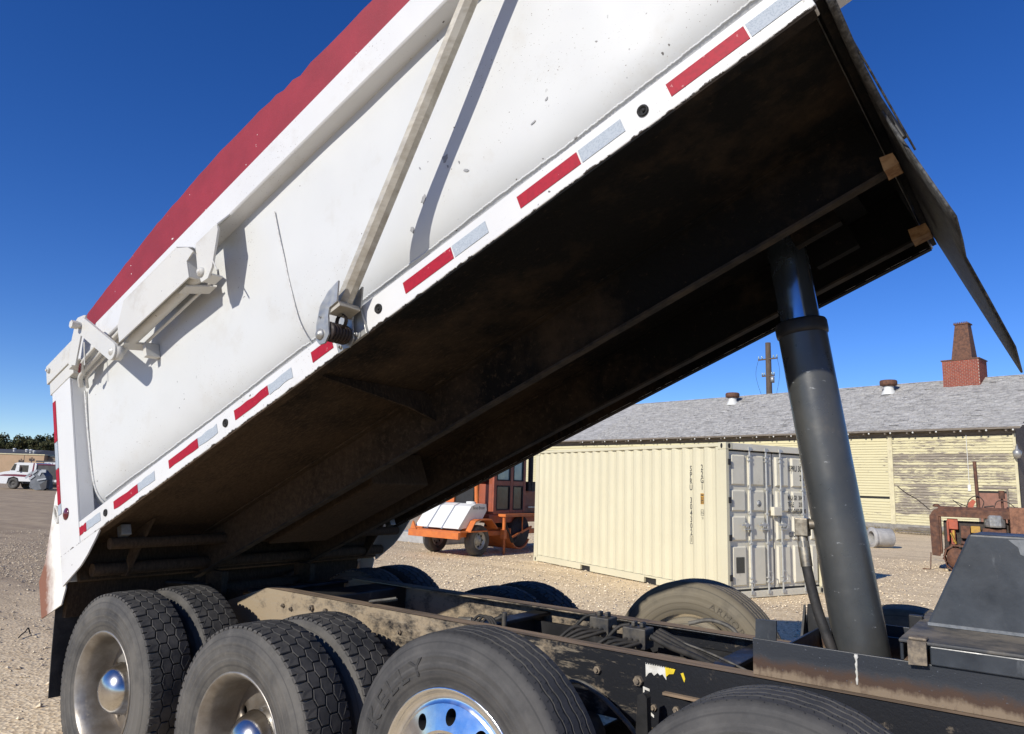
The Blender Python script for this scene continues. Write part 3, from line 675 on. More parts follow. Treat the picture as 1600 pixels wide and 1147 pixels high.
m = MB(BT); m.tube([(4.978, -1.22, 1.60), (4.979, -.93, 1.272), (4.979, -.71, 1.061)], .0035, 8); bp('belting_clamp_bar', m, 'belt')
m = MB(BT); m.tube(smooth_path([(4.985, -.5, 1.50), (4.985, -.49, 1.35), (4.985, -.50, 1.22)]), .012, 8); bp('belting_hook', m, 'black')
# flip-tarp arm with its pivot bracket
m = MB(BT); m.tube([(2.885, -1.375, 1.49), (4.45, -1.36, 2.745)], .0365, 8, smooth=False, rot=.39); arm = bp('tarp_arm', m, 'arm')
PB = [(2.972, 1.552), (2.90, 1.54), (2.835, 1.505), (2.79, 1.44), (2.768, 1.375), (2.782, 1.345), (2.815, 1.335), (2.850, 1.36), (2.868, 1.44), (2.885, 1.468), (2.935, 1.47)]
m = MB(BT); m.prism([(u, -1.452, q) for u, q in PB], (0, .008, 0)); m.prism([(u + .01, -1.330, q - .003) for u, q in PB], (0, .008, 0)); bp('arm_bracket', m, 'galv', .002)
m = MB(BT); m.prism([(2.86, -1.443, 1.45), (2.885, -1.443, 1.475), (2.935, -1.443, 1.477), (2.94, -1.443, 1.45)], (0, .112, 0)); bp('bracket_bridge', m, 'arm', .004)
m = MB(BT)
for i in range(6): m.lathe([(.022, -.007), (.040, -.007), (.043, 0), (.040, .007), (.022, .007)], (2.832, -1.432 + i * .0165, 1.385), (0, 1, 0), 22)
m.lathe([(.03, -.01), (.033, .0), (.03, .01)], (2.875, -1.39, 1.42), (0, 1, 0), 14); bp('spring_coil', m, 'spring')
m = MB(BT); m.lathe([(0, .016), (.014, .014), (.017, .008), (.024, .006), (.024, 0)], (2.80, -1.452, 1.385), (0, -1, 0), 18); hexbolt(m, (2.825, -1.452, 1.455), (0, -1, 0), .005, .003); bp('pivot_pin', m, 'galv')
m = MB(BT); m.box(2.735, 2.925, -1.312, -1.2968, 1.352, 1.505)
for a, b_ in ((2.905, 1.48), (2.87, 1.375), (2.76, 1.372)): hexbolt(m, (a, -1.312, b_), (0, -1, 0), .010, .008)
bp('pivot_plate', m, 'galv', .004)
# high-lift tailgate linkage on the top rail
m = MB(BT); m.prism([(1.112, -1.405, 2.274), (1.112, -1.405, 2.385), (1.20, -1.405, 2.50), (1.80, -1.405, 2.50), (1.90, -1.405, 2.44), (1.945, -1.405, 2.385), (1.875, -1.405, 2.365), (1.875, -1.405, 2.262)], (0, .008, 0))
m.prism([(1.20, -1.405, 2.5005), (1.80, -1.405, 2.5005), (1.80, -1.30, 2.536), (1.20, -1.30, 2.536)], (0, 0, .008)); m.box(1.86, 1.875, -1.397, -1.30, 2.265, 2.44); hs = bp('lift_housing', m, 'white2', .003)
m = MB(BT); m.tube([(1.12, -1.335, 2.30), (1.86, -1.335, 2.30)], .036, 18); m.tube([(1.15, -1.285, 2.255), (1.88, -1.285, 2.255)], .009, 8); m.tube([(1.02, -1.35, 2.255), (1.12, -1.335, 2.30)], .016, 10); bp('lift_cylinder', m, 'white2')
m = MB(BT); m.prism([(1.04, -1.375, 2.285), (1.12, -1.375, 2.285), (1.12, -1.375, 2.272), (1.04, -1.375, 2.272)], (.06, .13, -.02)); bp('cylinder_clamp', m, 'white2', .003); m = MB(BT); m.prism([(1.71, -1.375, 2.275), (1.79, -1.375, 2.275), (1.79, -1.375, 2.262), (1.71, -1.375, 2.262)], (.10, .12, -.03)); bp('cylinder_clamp', m, 'white2', .003); m = MB(BT); m.box(1.17, 1.20, -1.30, -1.215, 2.16, 2.25); bp('hanger_tab', m, 'white2', .003)
m = MB(BT); m.prism([(1.943, -1.385, 2.43), (2.152, -1.385, 2.425), (2.152, -1.385, 2.395), (2.055, -1.385, 2.22), (2.005, -1.385, 2.18), (1.945, -1.385, 2.19), (1.93, -1.385, 2.29)], (0, .012, 0)); m.prism([(1.943, -1.384, 2.4305), (2.152, -1.384, 2.4255), (2.152, -1.29, 2.53), (1.943, -1.29, 2.53)], (0, 0, .010)); m.box(1.95, 2.03, -1.372, -1.31, 2.19, 2.20); bp('lift_anchor', m, 'white2', .003)
m = MB(BT); m.lathe([(0, .024), (.014, .022), (.016, .014), (.026, .012), (.028, 0)], (1.962, -1.385, 2.245), (0, -1, 0), 16); bp('lift_pin', m, 'white2'); m = MB(BT); m.tube([(2.06, -1.38, 2.27), (2.10, -1.39, 2.17)], .004, 6); bp('cotter', m, 'white2')
def capsule(p, q, r, y, n=10):
    p = Vector((p[0], 0, p[1])); q = Vector((q[0], 0, q[1])); d = (q - p).normalized(); a = math.atan2(d.z, d.x); o = []
    for c_, a0 in ((q, a - math.pi / 2), (p, a + math.pi / 2)):
        for i in range(n + 1): t = a0 + math.pi * i / n; o.append((c_.x + r * math.cos(t), y, c_.z + r * math.sin(t)))
    return o
m = MB(BT); m.prism(capsule((.735, 2.595), (1.065, 2.235), .052, -1.432), (0, .020, 0)); lv = bp('gate_lever', m, 'white2', .003)
m = MB(BT); m.lathe([(0, .012), (.012, .011), (.014, .006), (.024, .004), (.026, 0)], (1.065, -1.432, 2.235), (0, -1, 0), 16); bp('lever_pin', m, 'white2'); m = MB(BT); m.tube([(.725, -1.47, 2.60), (.725, -1.385, 2.60)], .021, 12); m.tube([(.725, -1.487, 2.60), (.725, -1.45, 2.60)], .026, 6, smooth=False); bp('lever_pin', m, 'white2'); m = MB(BT); m.lathe([(0, -.02), (.045, -.02), (.045, .02), (0, .02)], (1.075, -1.40, 2.225), (0, 1, 0), 16); bp('lever_boss', m, 'white2')
m = MB(BT); SP = [(.382, 2.515), (.472, 2.46), (.57, 2.624), (.655, 2.735), (.625, 2.75), (.55, 2.775), (.522, 2.769), (.454, 2.675)]
m.prism([(u, -1.362, q) for u, q in SP], (0, .010, 0)); m.box(.36, .50, -1.352, -1.298, 2.49, 2.50); bp('bent_strap', m, 'white2', .002)
m = MB(BT)
for y, q, r, a, b_ in ((-1.285, 2.47, .016, .30, 1.08), (-1.255, 2.455, .010, .32, 1.0), (-1.325, 2.50, .012, .42, .80)): m.tube(smooth_path([(a, y + .03, q - .06), (a + .08, y, q - .02), (a + .3, y, q), (b_, y - .02, q)]), r, 8)
m.tube([(.56, -1.345, 2.42), (.575, -1.345, 2.58)], .004, 6); bp('lift_hose', m, 'white2')
m = MB(BT)
for i in range(9): a = i * .75; m.tube([(.50 + .012 * math.cos(a), -1.35, 2.41 + .014 * math.sin(a)), (.53 + .015 * math.cos(a + 1), -1.36, 2.425 + .015 * math.sin(a + 2))], .005, 5)
bp('red_cord', m, 'lens_r')
# flaked paint patches on the tub side
rnd = random.Random(12)
MT['flake'] = mat('bare_primer_flake', (.20, .205, .21), (.30, .30, .30), 30, rough=.6)
for u0, q0, L, Wd, an in ((4.62, 2.02, .055, .016, .9), (3.33, 1.83, .05, .014, .9), (3.50, 1.93, .04, .02, .5), (3.22, 1.74, .035, .013, 1.2), (3.58, 1.80, .04, .006, -.6), (3.36, 1.98, .022, .004, 1.8), (3.56, 1.86, .02, .004, 1.6), (3.50, 1.885, .018, .004, 1.7), (3.93, 1.78, .03, .005, .2), (4.02, 1.83, .018, .006, .6)):
    m = MB(BT); n = 11; pts = []
    for i in range(n):
        t = 2 * math.pi * i / n; rr = rnd.uniform(.55, 1.1); x_ = math.cos(t) * L * rr * .5; z_ = math.sin(t) * Wd * rr
        u = u0 + x_ * math.cos(an) - z_ * math.sin(an); q = q0 + x_ * math.sin(an) + z_ * math.cos(an)
        pts.append((u, tubv(q) - tubd(u, q) - .0022, q))
    m.prism(pts, (0, .004, 0)); bp('paint_flake', m, 'flake')

# --- telescopic hoist cylinder
AX = Vector((-.142, 0, 1)).normalized(); CB = Vector((3.774, 0, 1.18))
def CP(z): return CB + AX * ((z - CB.z) / AX.z)
m = MB(); m.tube([CP(.86), CP(2.50)], .104, 48); hc = m.build('hoist_cylinder', 'cyl', truck)
ln = (CP(2.6) - CP(2.50)).length
m = MB(); m.lathe([(.104, -.02), (.110, -.015), (.112, 0), (.112, .035), (.108, .045), (.088, .047)], CP(2.50), AX, 48); m.build('collar', 'black', hc)
m = MB(); m.tube([CP(2.50), CP(3.02)], .086, 40); m.build('inner_stage', 'cyl2', hc)
m = MB(); m.tube([CP(3.0), CP(3.2)], .066, 32); m.build('inner_stage', 'cyl2', hc)
# pressure elbow and hose
m = MB(); m.tube([(3.70, -.02, 1.655), (3.60, -.05, 1.650)], .022, 14); el = m.build('elbow_fitting', 'zinc', hc)
m = MB(); m.box(3.548, 3.602, -.083, -.027, 1.60, 1.675); m.tube([(3.573, -.055, 1.605), (3.576, -.058, 1.575)], .021, 14); m.tube([(3.576, -.058, 1.577), (3.579, -.061, 1.552)], .027, 6, smooth=False); m.tube([(3.579, -.061, 1.555), (3.590, -.068, 1.475)], .024, 16); m.build('hose_ferrule', 'zinc', hc, .004)
m = MB(); m.tube(smooth_path([(3.588, -.068, 1.485), (3.603, -.072, 1.41), (3.63, -.075, 1.30), (3.665, -.08, 1.20), (3.71, -.09, 1.08), (3.74, -.10, .98)]), .021, 14); m.build('hydraulic_hose', 'hose', hc)

# --- hoist cradle on the frame
for s in (-1, 1):
    m = MB(); m.box(3.455, 6.6, min(s * .372, s * .360), max(s * .372, s * .360), 1.0755, 1.212); m.box(3.455, 6.6, min(s * .3595, s * .30), max(s * .3595, s * .30), 1.0755, 1.086)
    cr = m.build('cradle_plate', 'cradle', truck, .002)
    if s < 0:
        m = MB(); m.prism([(3.466, -.372, 1.2125), (3.546, -.372, 1.2125), (3.549, -.372, 1.288), (3.469, -.372, 1.284)], (0, .010, 0)); m.build('tab', 'tankblk', cr, .002)
        m = MB(); vs = [(3.832 + random.uniform(-.001, .001), -.3738, 1.105 + .104 * i / 12) for i in range(13)]; m.tube(vs, [.0032 + .001 * ((i * 7) % 3) + (.003 if i > 10 else 0) for i in range(13)], 6); m.build('paint_drip', 'sticker_w', cr)
m = MB(); m.box(3.56, 4.05, -.235, -.223, 1.02, 1.185); m.box(3.56, 4.05, .223, .235, 1.02, 1.185); m.box(3.55, 3.5595, -.3585, .3585, 1.02, 1.185); m.box(4.051, 4.06, -.3585, .3585, 1.02, 1.20); m.build('trunnion_frame', 'cradle', truck, .002)
m = MB(); m.prism([(3.475, .30, 1.09), (3.53, .30, 1.09), (3.545, .30, 1.275), (3.49, .30, 1.27)], (0, .012, 0)); m.prism([(3.4755, .29, 1.09), (3.4755, .29, 1.27), (3.4755, .20, 1.09)], (.01, 0, 0)); m.build('stop_lug', 'black', truck, .003)
m = MB(); m.box(3.935, 3.985, .12, .16, 1.12, 1.30); m.box(3.93, 4.03, -.05, .12, 1.195, 1.205); m.build('stop_lug', 'black', truck, .003)
# deck with black sheet-steel housing ahead of the hoist
m = MB(); m.box(3.975, 6.6, -.385, .385, 1.2755, 1.287, 0); dk = m.build('deck_plate', 'dusty_plate', truck, .004)
m = MB(); m.box(4.07, 6.6, -.387, -.375, 1.2135, 1.275); m.box(4.07, 6.6, .375, .387, 1.2135, 1.275); m.box(3.976, 3.988, -.374, .374, 1.2135, 1.275); m.build('deck_side', 'tankblk', dk, .004)
m = MB(); m.prism([(4.005, -.405, 1.2885), (4.062, -.405, 1.2885), (4.062, -.405, 1.212), (4.005, -.405, 1.208)], (0, .016, 0)); m.box(4.005, 4.062, -.389, -.33, 1.288, 1.298); m.build('deck_clamp', 'bolt', dk, .005)
m = MB(); a = [(4.015, -.005, 1.288), (5.6, -.005, 1.288), (5.6, -.005, 1.645), (4.176, -.005, 1.645)]; b_ = [(4.03, .36, 1.288), (5.6, .36, 1.288), (5.6, .30, 1.645), (4.19, .30, 1.645)]
m.add(a + b_, [(0, 1, 2, 3), (7, 6, 5, 4), (0, 4, 5, 1), (1, 5, 6, 2), (2, 6, 7, 3), (3, 7, 4, 0)]); m.build('tank_housing', 'tankblk', truck, .008)
MT['scuff'] = mat('worn_grey_scuff', (.17, .18, .19), (.10, .11, .12), 30, rough=.6)
m = MB(); m.box(4.02, 5.6, -.012, -.0055, 1.2885, 1.30); m.build('housing_weld', 'scuff', dk)
m = MB(); pts = [(4.30, 1.632), (4.36, 1.636), (4.42, 1.60), (4.42, 1.555), (4.385, 1.545), (4.36, 1.57), (4.335, 1.58), (4.33, 1.605)]; m.prism([(x, -.0075, z) for x, z in pts], (0, .002, 0)); m.build('bare_patch', 'scuff', truck)

# --- air system and wiring inside the frame
def hose(name, pts, r=.008, matn='hose', par=truck): m = MB(); m.tube(smooth_path(pts, 6), r, 7); return m.build(name, matn, par)
for vx, vy, s in ((2.52, .10, 1.0), (2.78, -.02, 1.1)):
    m = MB(); m.box(vx - .055 * s, vx + .055 * s, vy - .05, vy + .05, 1.02, 1.115); m.box(vx - .03, vx - .01, vy - .02, vy + .02, 1.1155, 1.14); m.box(vx + .015, vx + .035, vy - .02, vy + .02, 1.1155, 1.14)
    for i in range(3): m.tube([(vx - .04 + .03 * i, vy - .05, 1.06), (vx - .04 + .03 * i, vy - .085, 1.05)], .011, 6, smooth=False)
    m.tube([(vx + .055 * s, vy, 1.07), (vx + .09, vy, 1.07)], .012, 6, smooth=False)
    vb = m.build('brake_valve', 'plug', truck, .006)
    for i in range(4): hose('air_hose', [(vx - .05 + .03 * i, vy - .07, 1.055), (vx - .10 + .03 * i, vy - .13, 1.065 - .01 * i), (vx - .16 + .02 * i, vy - .19, 1.0), (vx - .2, vy - .22, .93)], .009, 'hose', vb)
    hose('air_hose', [(vx - .045, vy, 1.12), (vx - .10, vy - .02, 1.10), (vx - .15, vy - .08, 1.03)], .009, 'hose', vb)
for i in range(4):
    y0 = .05 - .03 * i; hose('wiring', [(2.86, y0, 1.10 - .006 * i), (2.97, y0 - .03, 1.075 - .006 * (i % 4)), (3.12, y0 - .07 - .006 * i, 1.045 - .008 * (i % 3)), (3.3, y0 - .15, 1.01), (3.46, y0 - .19 - .01 * i, .985 + .01 * (i % 3)), (3.8, -.25, .95)], .011 + .003 * (i % 2), 'hose')
hose('wiring', [(2.88, .02, 1.08), (3.1, -.03, 1.06), (3.32, -.13, 1.035), (3.47, -.20, 1.01), (3.6, -.24, 1.0)], .005, 'hose_l')
m = MB(); m.tube([(3.0, .02, 1.07), (2.992, .03, 1.05)], .03, 10); m.build('cable_tie', 'dark', truck)
hose('air_line', [(1.25, -.36, 1.09), (1.31, -.30, 1.10), (1.36, -.26, 1.11)], .008, 'hose_l'); hose('air_line', [(1.23, -.35, 1.085), (1.30, -.29, 1.09), (1.35, -.24, 1.10)], .007, 'hose_l')
m = MB(); m.tube([(1.72, -.12, 1.02), (1.80, -.10, 1.025)], .018, 10); m.build('hose_coupler', 'hose_l', truck); hose('air_hose', [(1.80, -.10, 1.025), (1.88, -.07, 1.02), (1.97, -.03, 1.06)], .014)
for i in range(3): hose('air_hose', [(1.86 + .03 * i, -.20, 1.0), (1.90 + .03 * i, -.17, 1.07), (1.98 + .02 * i, -.18, 1.06), (2.05 + .02 * i, -.22, .99)], .008)
m = MB(); m.tube([(2.04, -.12, .95), (2.04, -.12, 1.10)], .014, 10); m.build('vent_pipe', 'plug', truck)
hose('air_line', [(2.04, -.20, 1.04), (2.14, -.22, 1.035), (2.26, -.26, 1.0)], .008, 'hose_l')
hose('air_line', [(2.30, -.22, 1.02), (2.5, -.27, 1.03), (2.68, -.28, 1.01)], .010, 'hose_l'); hose('air_line', [(3.30, -.27, 1.04), (3.40, -.29, 1.055), (3.47, -.28, 1.02)], .010, 'hose_l')
hose('air_line', [(2.86, .40, 1.085), (2.96, .44, 1.11), (3.06, .45, 1.09), (3.12, .43, 1.05)], .011, 'hose_l')
m = MB(); m.box(1.85, 3.4, .28, .30, .88, 1.0); m.build('inner_channel', 'black', truck)
m = MB(); m.tube([(2.55, -.28, .93), (2.66, .20, .97)], .05, 14); m.lathe([(.0, -.02), (.06, -.02), (.06, .0), (.03, .03), (0, .035)], (2.60, -.2, .99), (0, 0, 1), 14); m.build('air_tank', 'plug', truck)
m = MB(); m.box(2.9, 3.05, -.16, -.06, .96, 1.02); m.tube([(2.93, -.18, 1.0), (2.93, -.24, 1.0)], .014, 6, smooth=False); m.tube([(2.98, -.18, .99), (2.98, -.25, .98)], .016, 6, smooth=False); m.box(3.03, 3.08, -.2, -.15, .98, 1.03); m.build('relay_valve', 'bolt', truck, .006)
for sgn in (-1, 1): pass

# ------------------------------------------------------------------ SHIPPING CONTAINER
k = NT('cream_container_paint'); c = k.mix(k.rng(k.noise(1.2, 5), .35, .7), (.60, .555, .39), (.565, .52, .365))
c = k.mix(k.rng(k.noise(7, 7, .7), .66, .8, 0, .4), c, (.42, .36, .22)); c = k.mix(k.rng(k.noise(60, 3, .5), .72, .74, 0, .7), c, (.30, .2, .12))
k.bump(k.noise(3, 2), .2, .01); MT['cream'] = k.done(c, .45, 0, .4)
MT['cream_door'] = mat('cream_door_paint', (.70, .655, .52), (.64, .60, .475), 3, rough=.45, dust=((.36, .32, .24), 6, .62, .85))
MT['gasket'] = mat('black_door_gasket', (.015, .015, .015), None, rough=.7)
MT['rod'] = mat('galvanised_lock_rod', (.50, .50, .47), (.42, .42, .40), 10, rough=.42, metal=.35)
MT['ink'] = mat('black_stencil_ink', (.03, .03, .03), (.06, .06, .055), 20, rough=.6)
MT['label_o'] = mat('orange_label', (.72, .36, .02), (.62, .30, .02), 30, rough=.5)
MT['label_w'] = mat('pale_label', (.62, .62, .58), None, rough=.5)
MT['plate_d'] = mat('dark_data_plate', (.07, .065, .05), (.05, .05, .04), 40, rough=.5)
CO = Vector((.0365, 8.654, 0)); CS = Vector((-.9189, .3945, 0)); CW = Vector((.3945, .9189, 0))
def CT(p): return CO + CS * p[0] + CW * p[1] + Vector((0, 0, p[2]))       # (along the side, across the door end, up)
cont = thing('shipping_container', 'cream shipping container standing on the gravel behind the dump truck', 'container', CO)
def cp(name, mb, mats, bevel=0.0, label=None):
    o = mb.build(name, mats, None, bevel, 2, label); o.parent = cont; o.matrix_parent_inverse = Matrix.Translation(-CO); return o
L, W, H = 6.058, 2.438, 2.591
def corrugated(b, out):
    m = MB(CT); n = 21; p = (L - .32) / n; pts = []
    for i in range(n):
        a = .16 + i * p
        for f, d in ((0, 0), (.26, 0), (.50, .036), (.76, .036)): pts.append((a + f * p, d))
    pts.append((L - .16, 0)); vs = []
    for a, d in pts:
        for z in (.155, 2.52): vs.append((a, b + out * (.012 + d), z))
    m.add(vs, [(2 * i, 2 * i + 2, 2 * i + 3, 2 * i + 1) for i in range(len(pts) - 1)]); return m
cp('side_panel', corrugated(0, 1), 'cream'); cp('side_panel', corrugated(W, -1), 'cream')
for b in (0, W):
    s = 1 if b == 0 else -1; f = lambda y0, y1: tuple(sorted((b + s * y0, b + s * y1)))
    m = MB(CT); y0, y1 = f(0, .06); m.box(.18, L - .18, y0, y1, 2.521, 2.578); cp('top_rail', m, 'cream', .005)
    m = MB(CT); y0, y1 = f(0, .05)
    for a0, a1 in ((.18, 1.76), (2.10, 3.82), (4.16, L - .18)): m.box(a0, a1, y0, y1, .02, .150)
    y2, y3 = f(.005, .05); m.box(1.7605, 2.0995, y2, y3, .118, .150); m.box(3.8205, 4.1595, y2, y3, .118, .150); cp('bottom_rail', m, 'cream', .004)
    m = MB(CT); y0, y1 = f(.045, .06); m.box(1.7, 2.16, y0 + .01, y1 + .01, .0, .117); m.box(3.76, 4.22, y0 + .01, y1 + .01, 0, .117); cp('fork_pocket', m, 'gasket')
    for a in (0, L):
        t = 1 if a == 0 else -1; a0, a1 = sorted((a, a + t * .155)); y0, y1 = f(0, .075)
        m = MB(CT); m.box(a0, a1, y0, y1, .119, 2.472); cp('corner_post', m, 'cream', .008)
        for z in (0, 2.473):
            m = MB(CT); a0_, a1_ = sorted((a - t * .004, a + t * .178)); y0, y1 = f(-.004, .162); m.box(a0_, a1_, y0, y1, z, z + .118); cc = cp('corner_casting', m, 'cream', .008)
            m = MB(CT); hx = a + t * .09; hy = b - s * .0055
            m.prism([(hx + .032 * math.cos(q) * .8, hy, z + .06 + .045 * math.sin(q)) for q in [i * math.pi / 6 for i in range(12)]], (0, s * .003, 0))
            hy = b + s * .08; hx = a - t * .0055
            m.prism([(hx, hy + .03 * math.cos(q), z + .06 + .045 * math.sin(q)) for q in [i * math.pi / 6 for i in range(12)]], (t * .003, 0, 0)); cp('casting_hole', m, 'gasket')
m = MB(CT); m.box(.06, L - .06, .05, W - .05, 2.545, 2.565); cp('roof', m, 'cream')
m = MB(CT); m.box(L - .06, L - .02, .08, W - .08, .12, 2.5); cp('end_wall', m, 'cream')
m = MB(CT); m.box(.05, L - .05, .06, W - .06, .05, .15); cp('floor', m, 'gasket')
m = MB(CT); m.box(.0, .075, .165, W - .165, 2.475, 2.586); cp('door_header', m, 'cream_door', .006)
m = MB(CT); m.box(.0, .075, .165, W - .165, .012, .118); cp('door_sill', m, 'cream_door', .006)
m = MB(CT); m.box(.085, .095, .07, W - .07, .10, 2.49); cp('door_backing', m, 'gasket')
for b0, b1 in ((.098, 1.182), (1.206, 2.34)):
    m = MB(CT); m.box(.052, .084, b0, b1, .150, 2.448); wv = b1 - b0
    dr = cp('door', m, 'cream_door', .004)
    zz = [.20, .86, .94, 1.36, 1.43, 1.80, 1.87, 2.40]
    for i in range(4):
        for c0, c1 in ((b0 + .045, b0 + .39), (b0 + .47, b0 + .86), (b0 + .94, b1 - .03)):
            if c1 - c0 < .07: continue
            z0, z1 = zz[2 * i], zz[2 * i + 1]; m = MB(CT); e = .028
            m.add([(.0515, c0, z0), (.0515, c1, z0), (.0515, c1, z1), (.0515, c0, z1), (.022, c0 + e, z0 + e), (.022, c1 - e, z0 + e), (.022, c1 - e, z1 - e), (.022, c0 + e, z1 - e)], [(4, 5, 6, 7), (0, 1, 5, 4), (1, 2, 6, 5), (2, 3, 7, 6), (3, 0, 4, 7)])
            o = m.build('door_panel', 'cream_door', dr)
    o = None
for b in (.575, .985, 1.350, 1.93):
    m = MB(CT); m.tube([(.005, b, .07), (.005, b, 2.53)], .0165, 12); rd = cp('lock_rod', m, 'rod')
    m = MB(CT)
    for z in (.09, 2.50): m.box(-.018, .0, b - .04, b + .04, z - .03, z + .03)
    for z in (.26, .33, 2.30, 2.37, 1.82, 1.40, .90): m.box(-.014, .03, b - .032, b + .032, z - .014, z + .014)
    o = m.build('rod_guide', 'rod', rd, .003)
    m = MB(CT); m.tube(smooth_path([(-.02, b - .02, .24), (-.03, b + .06, .28), (-.03, b + .065, .40), (-.02, b, .43)]), .008, 6) if b > .8 else m.box(-.012, .01, b + .03, b + .05, .2, .25)
    m.build('rod_keeper', 'rod', rd)
for b in (.50, .92, 1.42):
    m = MB(CT); m.bar((-.03, b - .18, 1.21), (-.03, b + .06, 1.215), .012, .03); m.box(-.035, .0, b - .08, b - .01, 1.17, 1.25); m.box(-.035, .01, b + .02, b + .07, 1.15, 1.20); m.box(-.03, .0, b - .11, b + .08, 1.13, 1.15); cp('door_handle', m, 'rod', .003)
m = MB(CT); m.box(-.06, .02, 1.09, 1.30, 1.37, 1.52); cp('lock_box', m, 'cream_door', .008)
for z in (.35, 1.0, 1.62, 2.26):
    for b in (.06, W - .06): m = MB(CT); m.box(-.014, .03, b - .012, b + .045, z - .05, z + .05); cp('hinge', m, 'gasket' if b < 1 else 'cream_door', .004)
m = MB(CT); m.box(.0185, .0215, .225, .42, .42, .68); cp('data_plate', m, 'plate_d')
m = MB(CT); m.lathe([(0, .003), (.055, .003), (.055, 0)], CT_ if False else (.021, .80, 1.575), (-1, 0, 0), 24); sd_ = cp('round_seal', m, 'label_w')
m = MB(CT); m.lathe([(.047, .0045), (.055, .0045)], (.021, .80, 1.575), (-1, 0, 0), 24); cp('seal_ring', m, 'ink')
m = MB(CT); m.prism([(.0165, .775, 1.54), (.0165, .825, 1.54), (.0165, .825, 1.555), (.0165, .807, 1.555), (.0165, .807, 1.61), (.0165, .793, 1.61), (.0165, .793, 1.555), (.0165, .775, 1.555)], (.0007, 0, 0)); cp('seal_mark', m, 'ink')
# side markings (read downwards, one character below the other)
def side_fn(a0, z0): return lambda v: CT((a0 - v.x, .0463, z0 + v.y))
def put_side(body, a0, z0, size, step, sx=.75):
    for i, ch in enumerate(body):
        if ch != ' ':
            o = text_mesh('marking', ch, size, 'ink', None, side_fn(a0, z0 - i * step), 0, sx, 'CENTER', bold=.02); o.parent = cont; o.matrix_parent_inverse = Matrix.Translation(-CO)
put_side('SPRU 304302', .878, 2.10, .14, .1115); put_side('22G1', .605, 2.12, .14, .113)
put_side('1', .878, .865, .11, .1)
def cframe(a, z, ww, hh, t, y=.0463):
    m = MB(CT)
    for a0, a1, z0, z1 in ((a - ww, a + ww, z + hh - t, z + hh), (a - ww, a + ww, z - hh, z - hh + t), (a - ww, a - ww + t, z - hh + t, z + hh - t), (a + ww - t, a + ww, z - hh + t, z + hh - t)): m.box(a0, a1, y - .001, y, z0, z1)
    return m
cp('marking', cframe(.878, .90, .036, .07, .007), 'ink')
m = MB(CT); m.box(.565, .645, .045, .0475, 1.53, 1.715); cp('label_plate', m, 'label_o')
cp('marking', cframe(.605, 1.622, .037, .087, .006, .0445), 'plate_d')
for i, z in enumerate((1.685, 1.64, 1.60, 1.565)):
    m = MB(CT); m.box(.612, .630, .0437, .0442, z - .02, z + .015); cp('marking', m, 'plate_d'); m = MB(CT); m.box(.578, .606 - .006 * (i % 2), .0437, .0442, z - .018, z + .012); cp('marking', m, 'plate_d')
cp('marking', cframe(.605, 1.385, .036, .05, .006), 'ink'); 
for bd, zz_ in (('SG', 1.362), ('33', 1.27)):
    o = text_mesh('marking', bd, .06, 'ink', None, side_fn(.605, zz_), 0, .8, 'CENTER'); o.parent = cont; o.matrix_parent_inverse = Matrix.Translation(-CO)
def door_txt(body, b0, z0, size, sx=.62, al='LEFT', sp=1.05):
    o = text_mesh('marking', body, size, 'ink', None, lambda v: CT((.0195, b0 + v.x, z0 + v.y)), 0, sx, al, sp, bold=.025); o.parent = cont; o.matrix_parent_inverse = Matrix.Translation(-CO)
door_txt('SPRU 304302', 1.60, 2.155, .145); door_txt('22G1', 1.88, 1.99, .145)
for i, t in enumerate(('MAX GR  30480', 'TARE       2180', 'PAYLOAD 28300')): door_txt(t, 1.545, 1.645 - i * .118, .115, .55)
door_txt('CU CAP  33.2', 1.55, 1.0, .115, .55)

# ------------------------------------------------------------------ WEATHERED YELLOW SHED
BO = Vector((-2.338, 38.747, 0)); BSd = Vector((.9802, -.1979, 0)); BN = Vector((.1979, .9802, 0))
def WT(p): return BO + BSd * p[0] + BN * p[1] + Vector((0, 0, p[2]))      # (right, back, up)
shed = thing('wooden_shed', 'long shed with peeling yellow board siding and grey shingle roof', 'building', BO)
def sp_(name, mb, mats, bevel=0.0, label=None):
    o = mb.build(name, mats, None, bevel, 2, label); o.parent = shed; o.matrix_parent_inverse = Matrix.Translation(-BO); return o
def peel(name, amt):
    k = NT(name, True); v = k.map((1.3, 1.3, 14.0), (0, 0, R(11.4)))
    m = k.math('ADD', k.noise(1.7, 8, .72, v), k.math('MULTIPLY', k.math('SUBTRACT', k.noise(.5, 4, .6), .5), .55))
    c1 = k.mix(k.noise(1.2, 4), (.58, .53, .33), (.53, .48, .30)); c2 = k.mix(k.rng(k.noise(2.5, 6, .7, k.map((.5, .5, 12))), .35, .65), (.16, .135, .105), (.32, .28, .225))
    oi = k.n('ShaderNodeObjectInfo'); m = k.math('ADD', m, k.math('MULTIPLY', k.math('SUBTRACT', oi.outputs['Random'], .5), .16)); c = k.mix(k.rng(m, amt, amt + .03), c1, c2); k.bump(k.noise(12, 5, .7, v), .4, .01); return k.done(c, .85, 0, .2)
MT['peel_a'] = peel('pale_yellow_siding_paint', .66); MT['peel_b'] = peel('peeling_yellow_siding_paint', .485)
MT['trim'] = mat('yellow_trim_paint', (.58, .53, .34), (.50, .45, .29), 3, rough=.8, dust=((.3, .26, .2), 3, .6, .75))
MT['wood'] = mat('grey_bare_wood', (.20, .17, .135), (.11, .093, .075), 6, rough=.9, stretch=(.4, 1, 4), bump=.3)
k = NT('weathered_grey_shingles'); v = k.map((1, 1, 1), (0, 0, R(11.4)))
row = k.n('ShaderNodeTexBrick'); k.t.links.new(k.map((1.0, 1.0, 1.0), (0, 0, R(11.4))), row.inputs['Vector'])
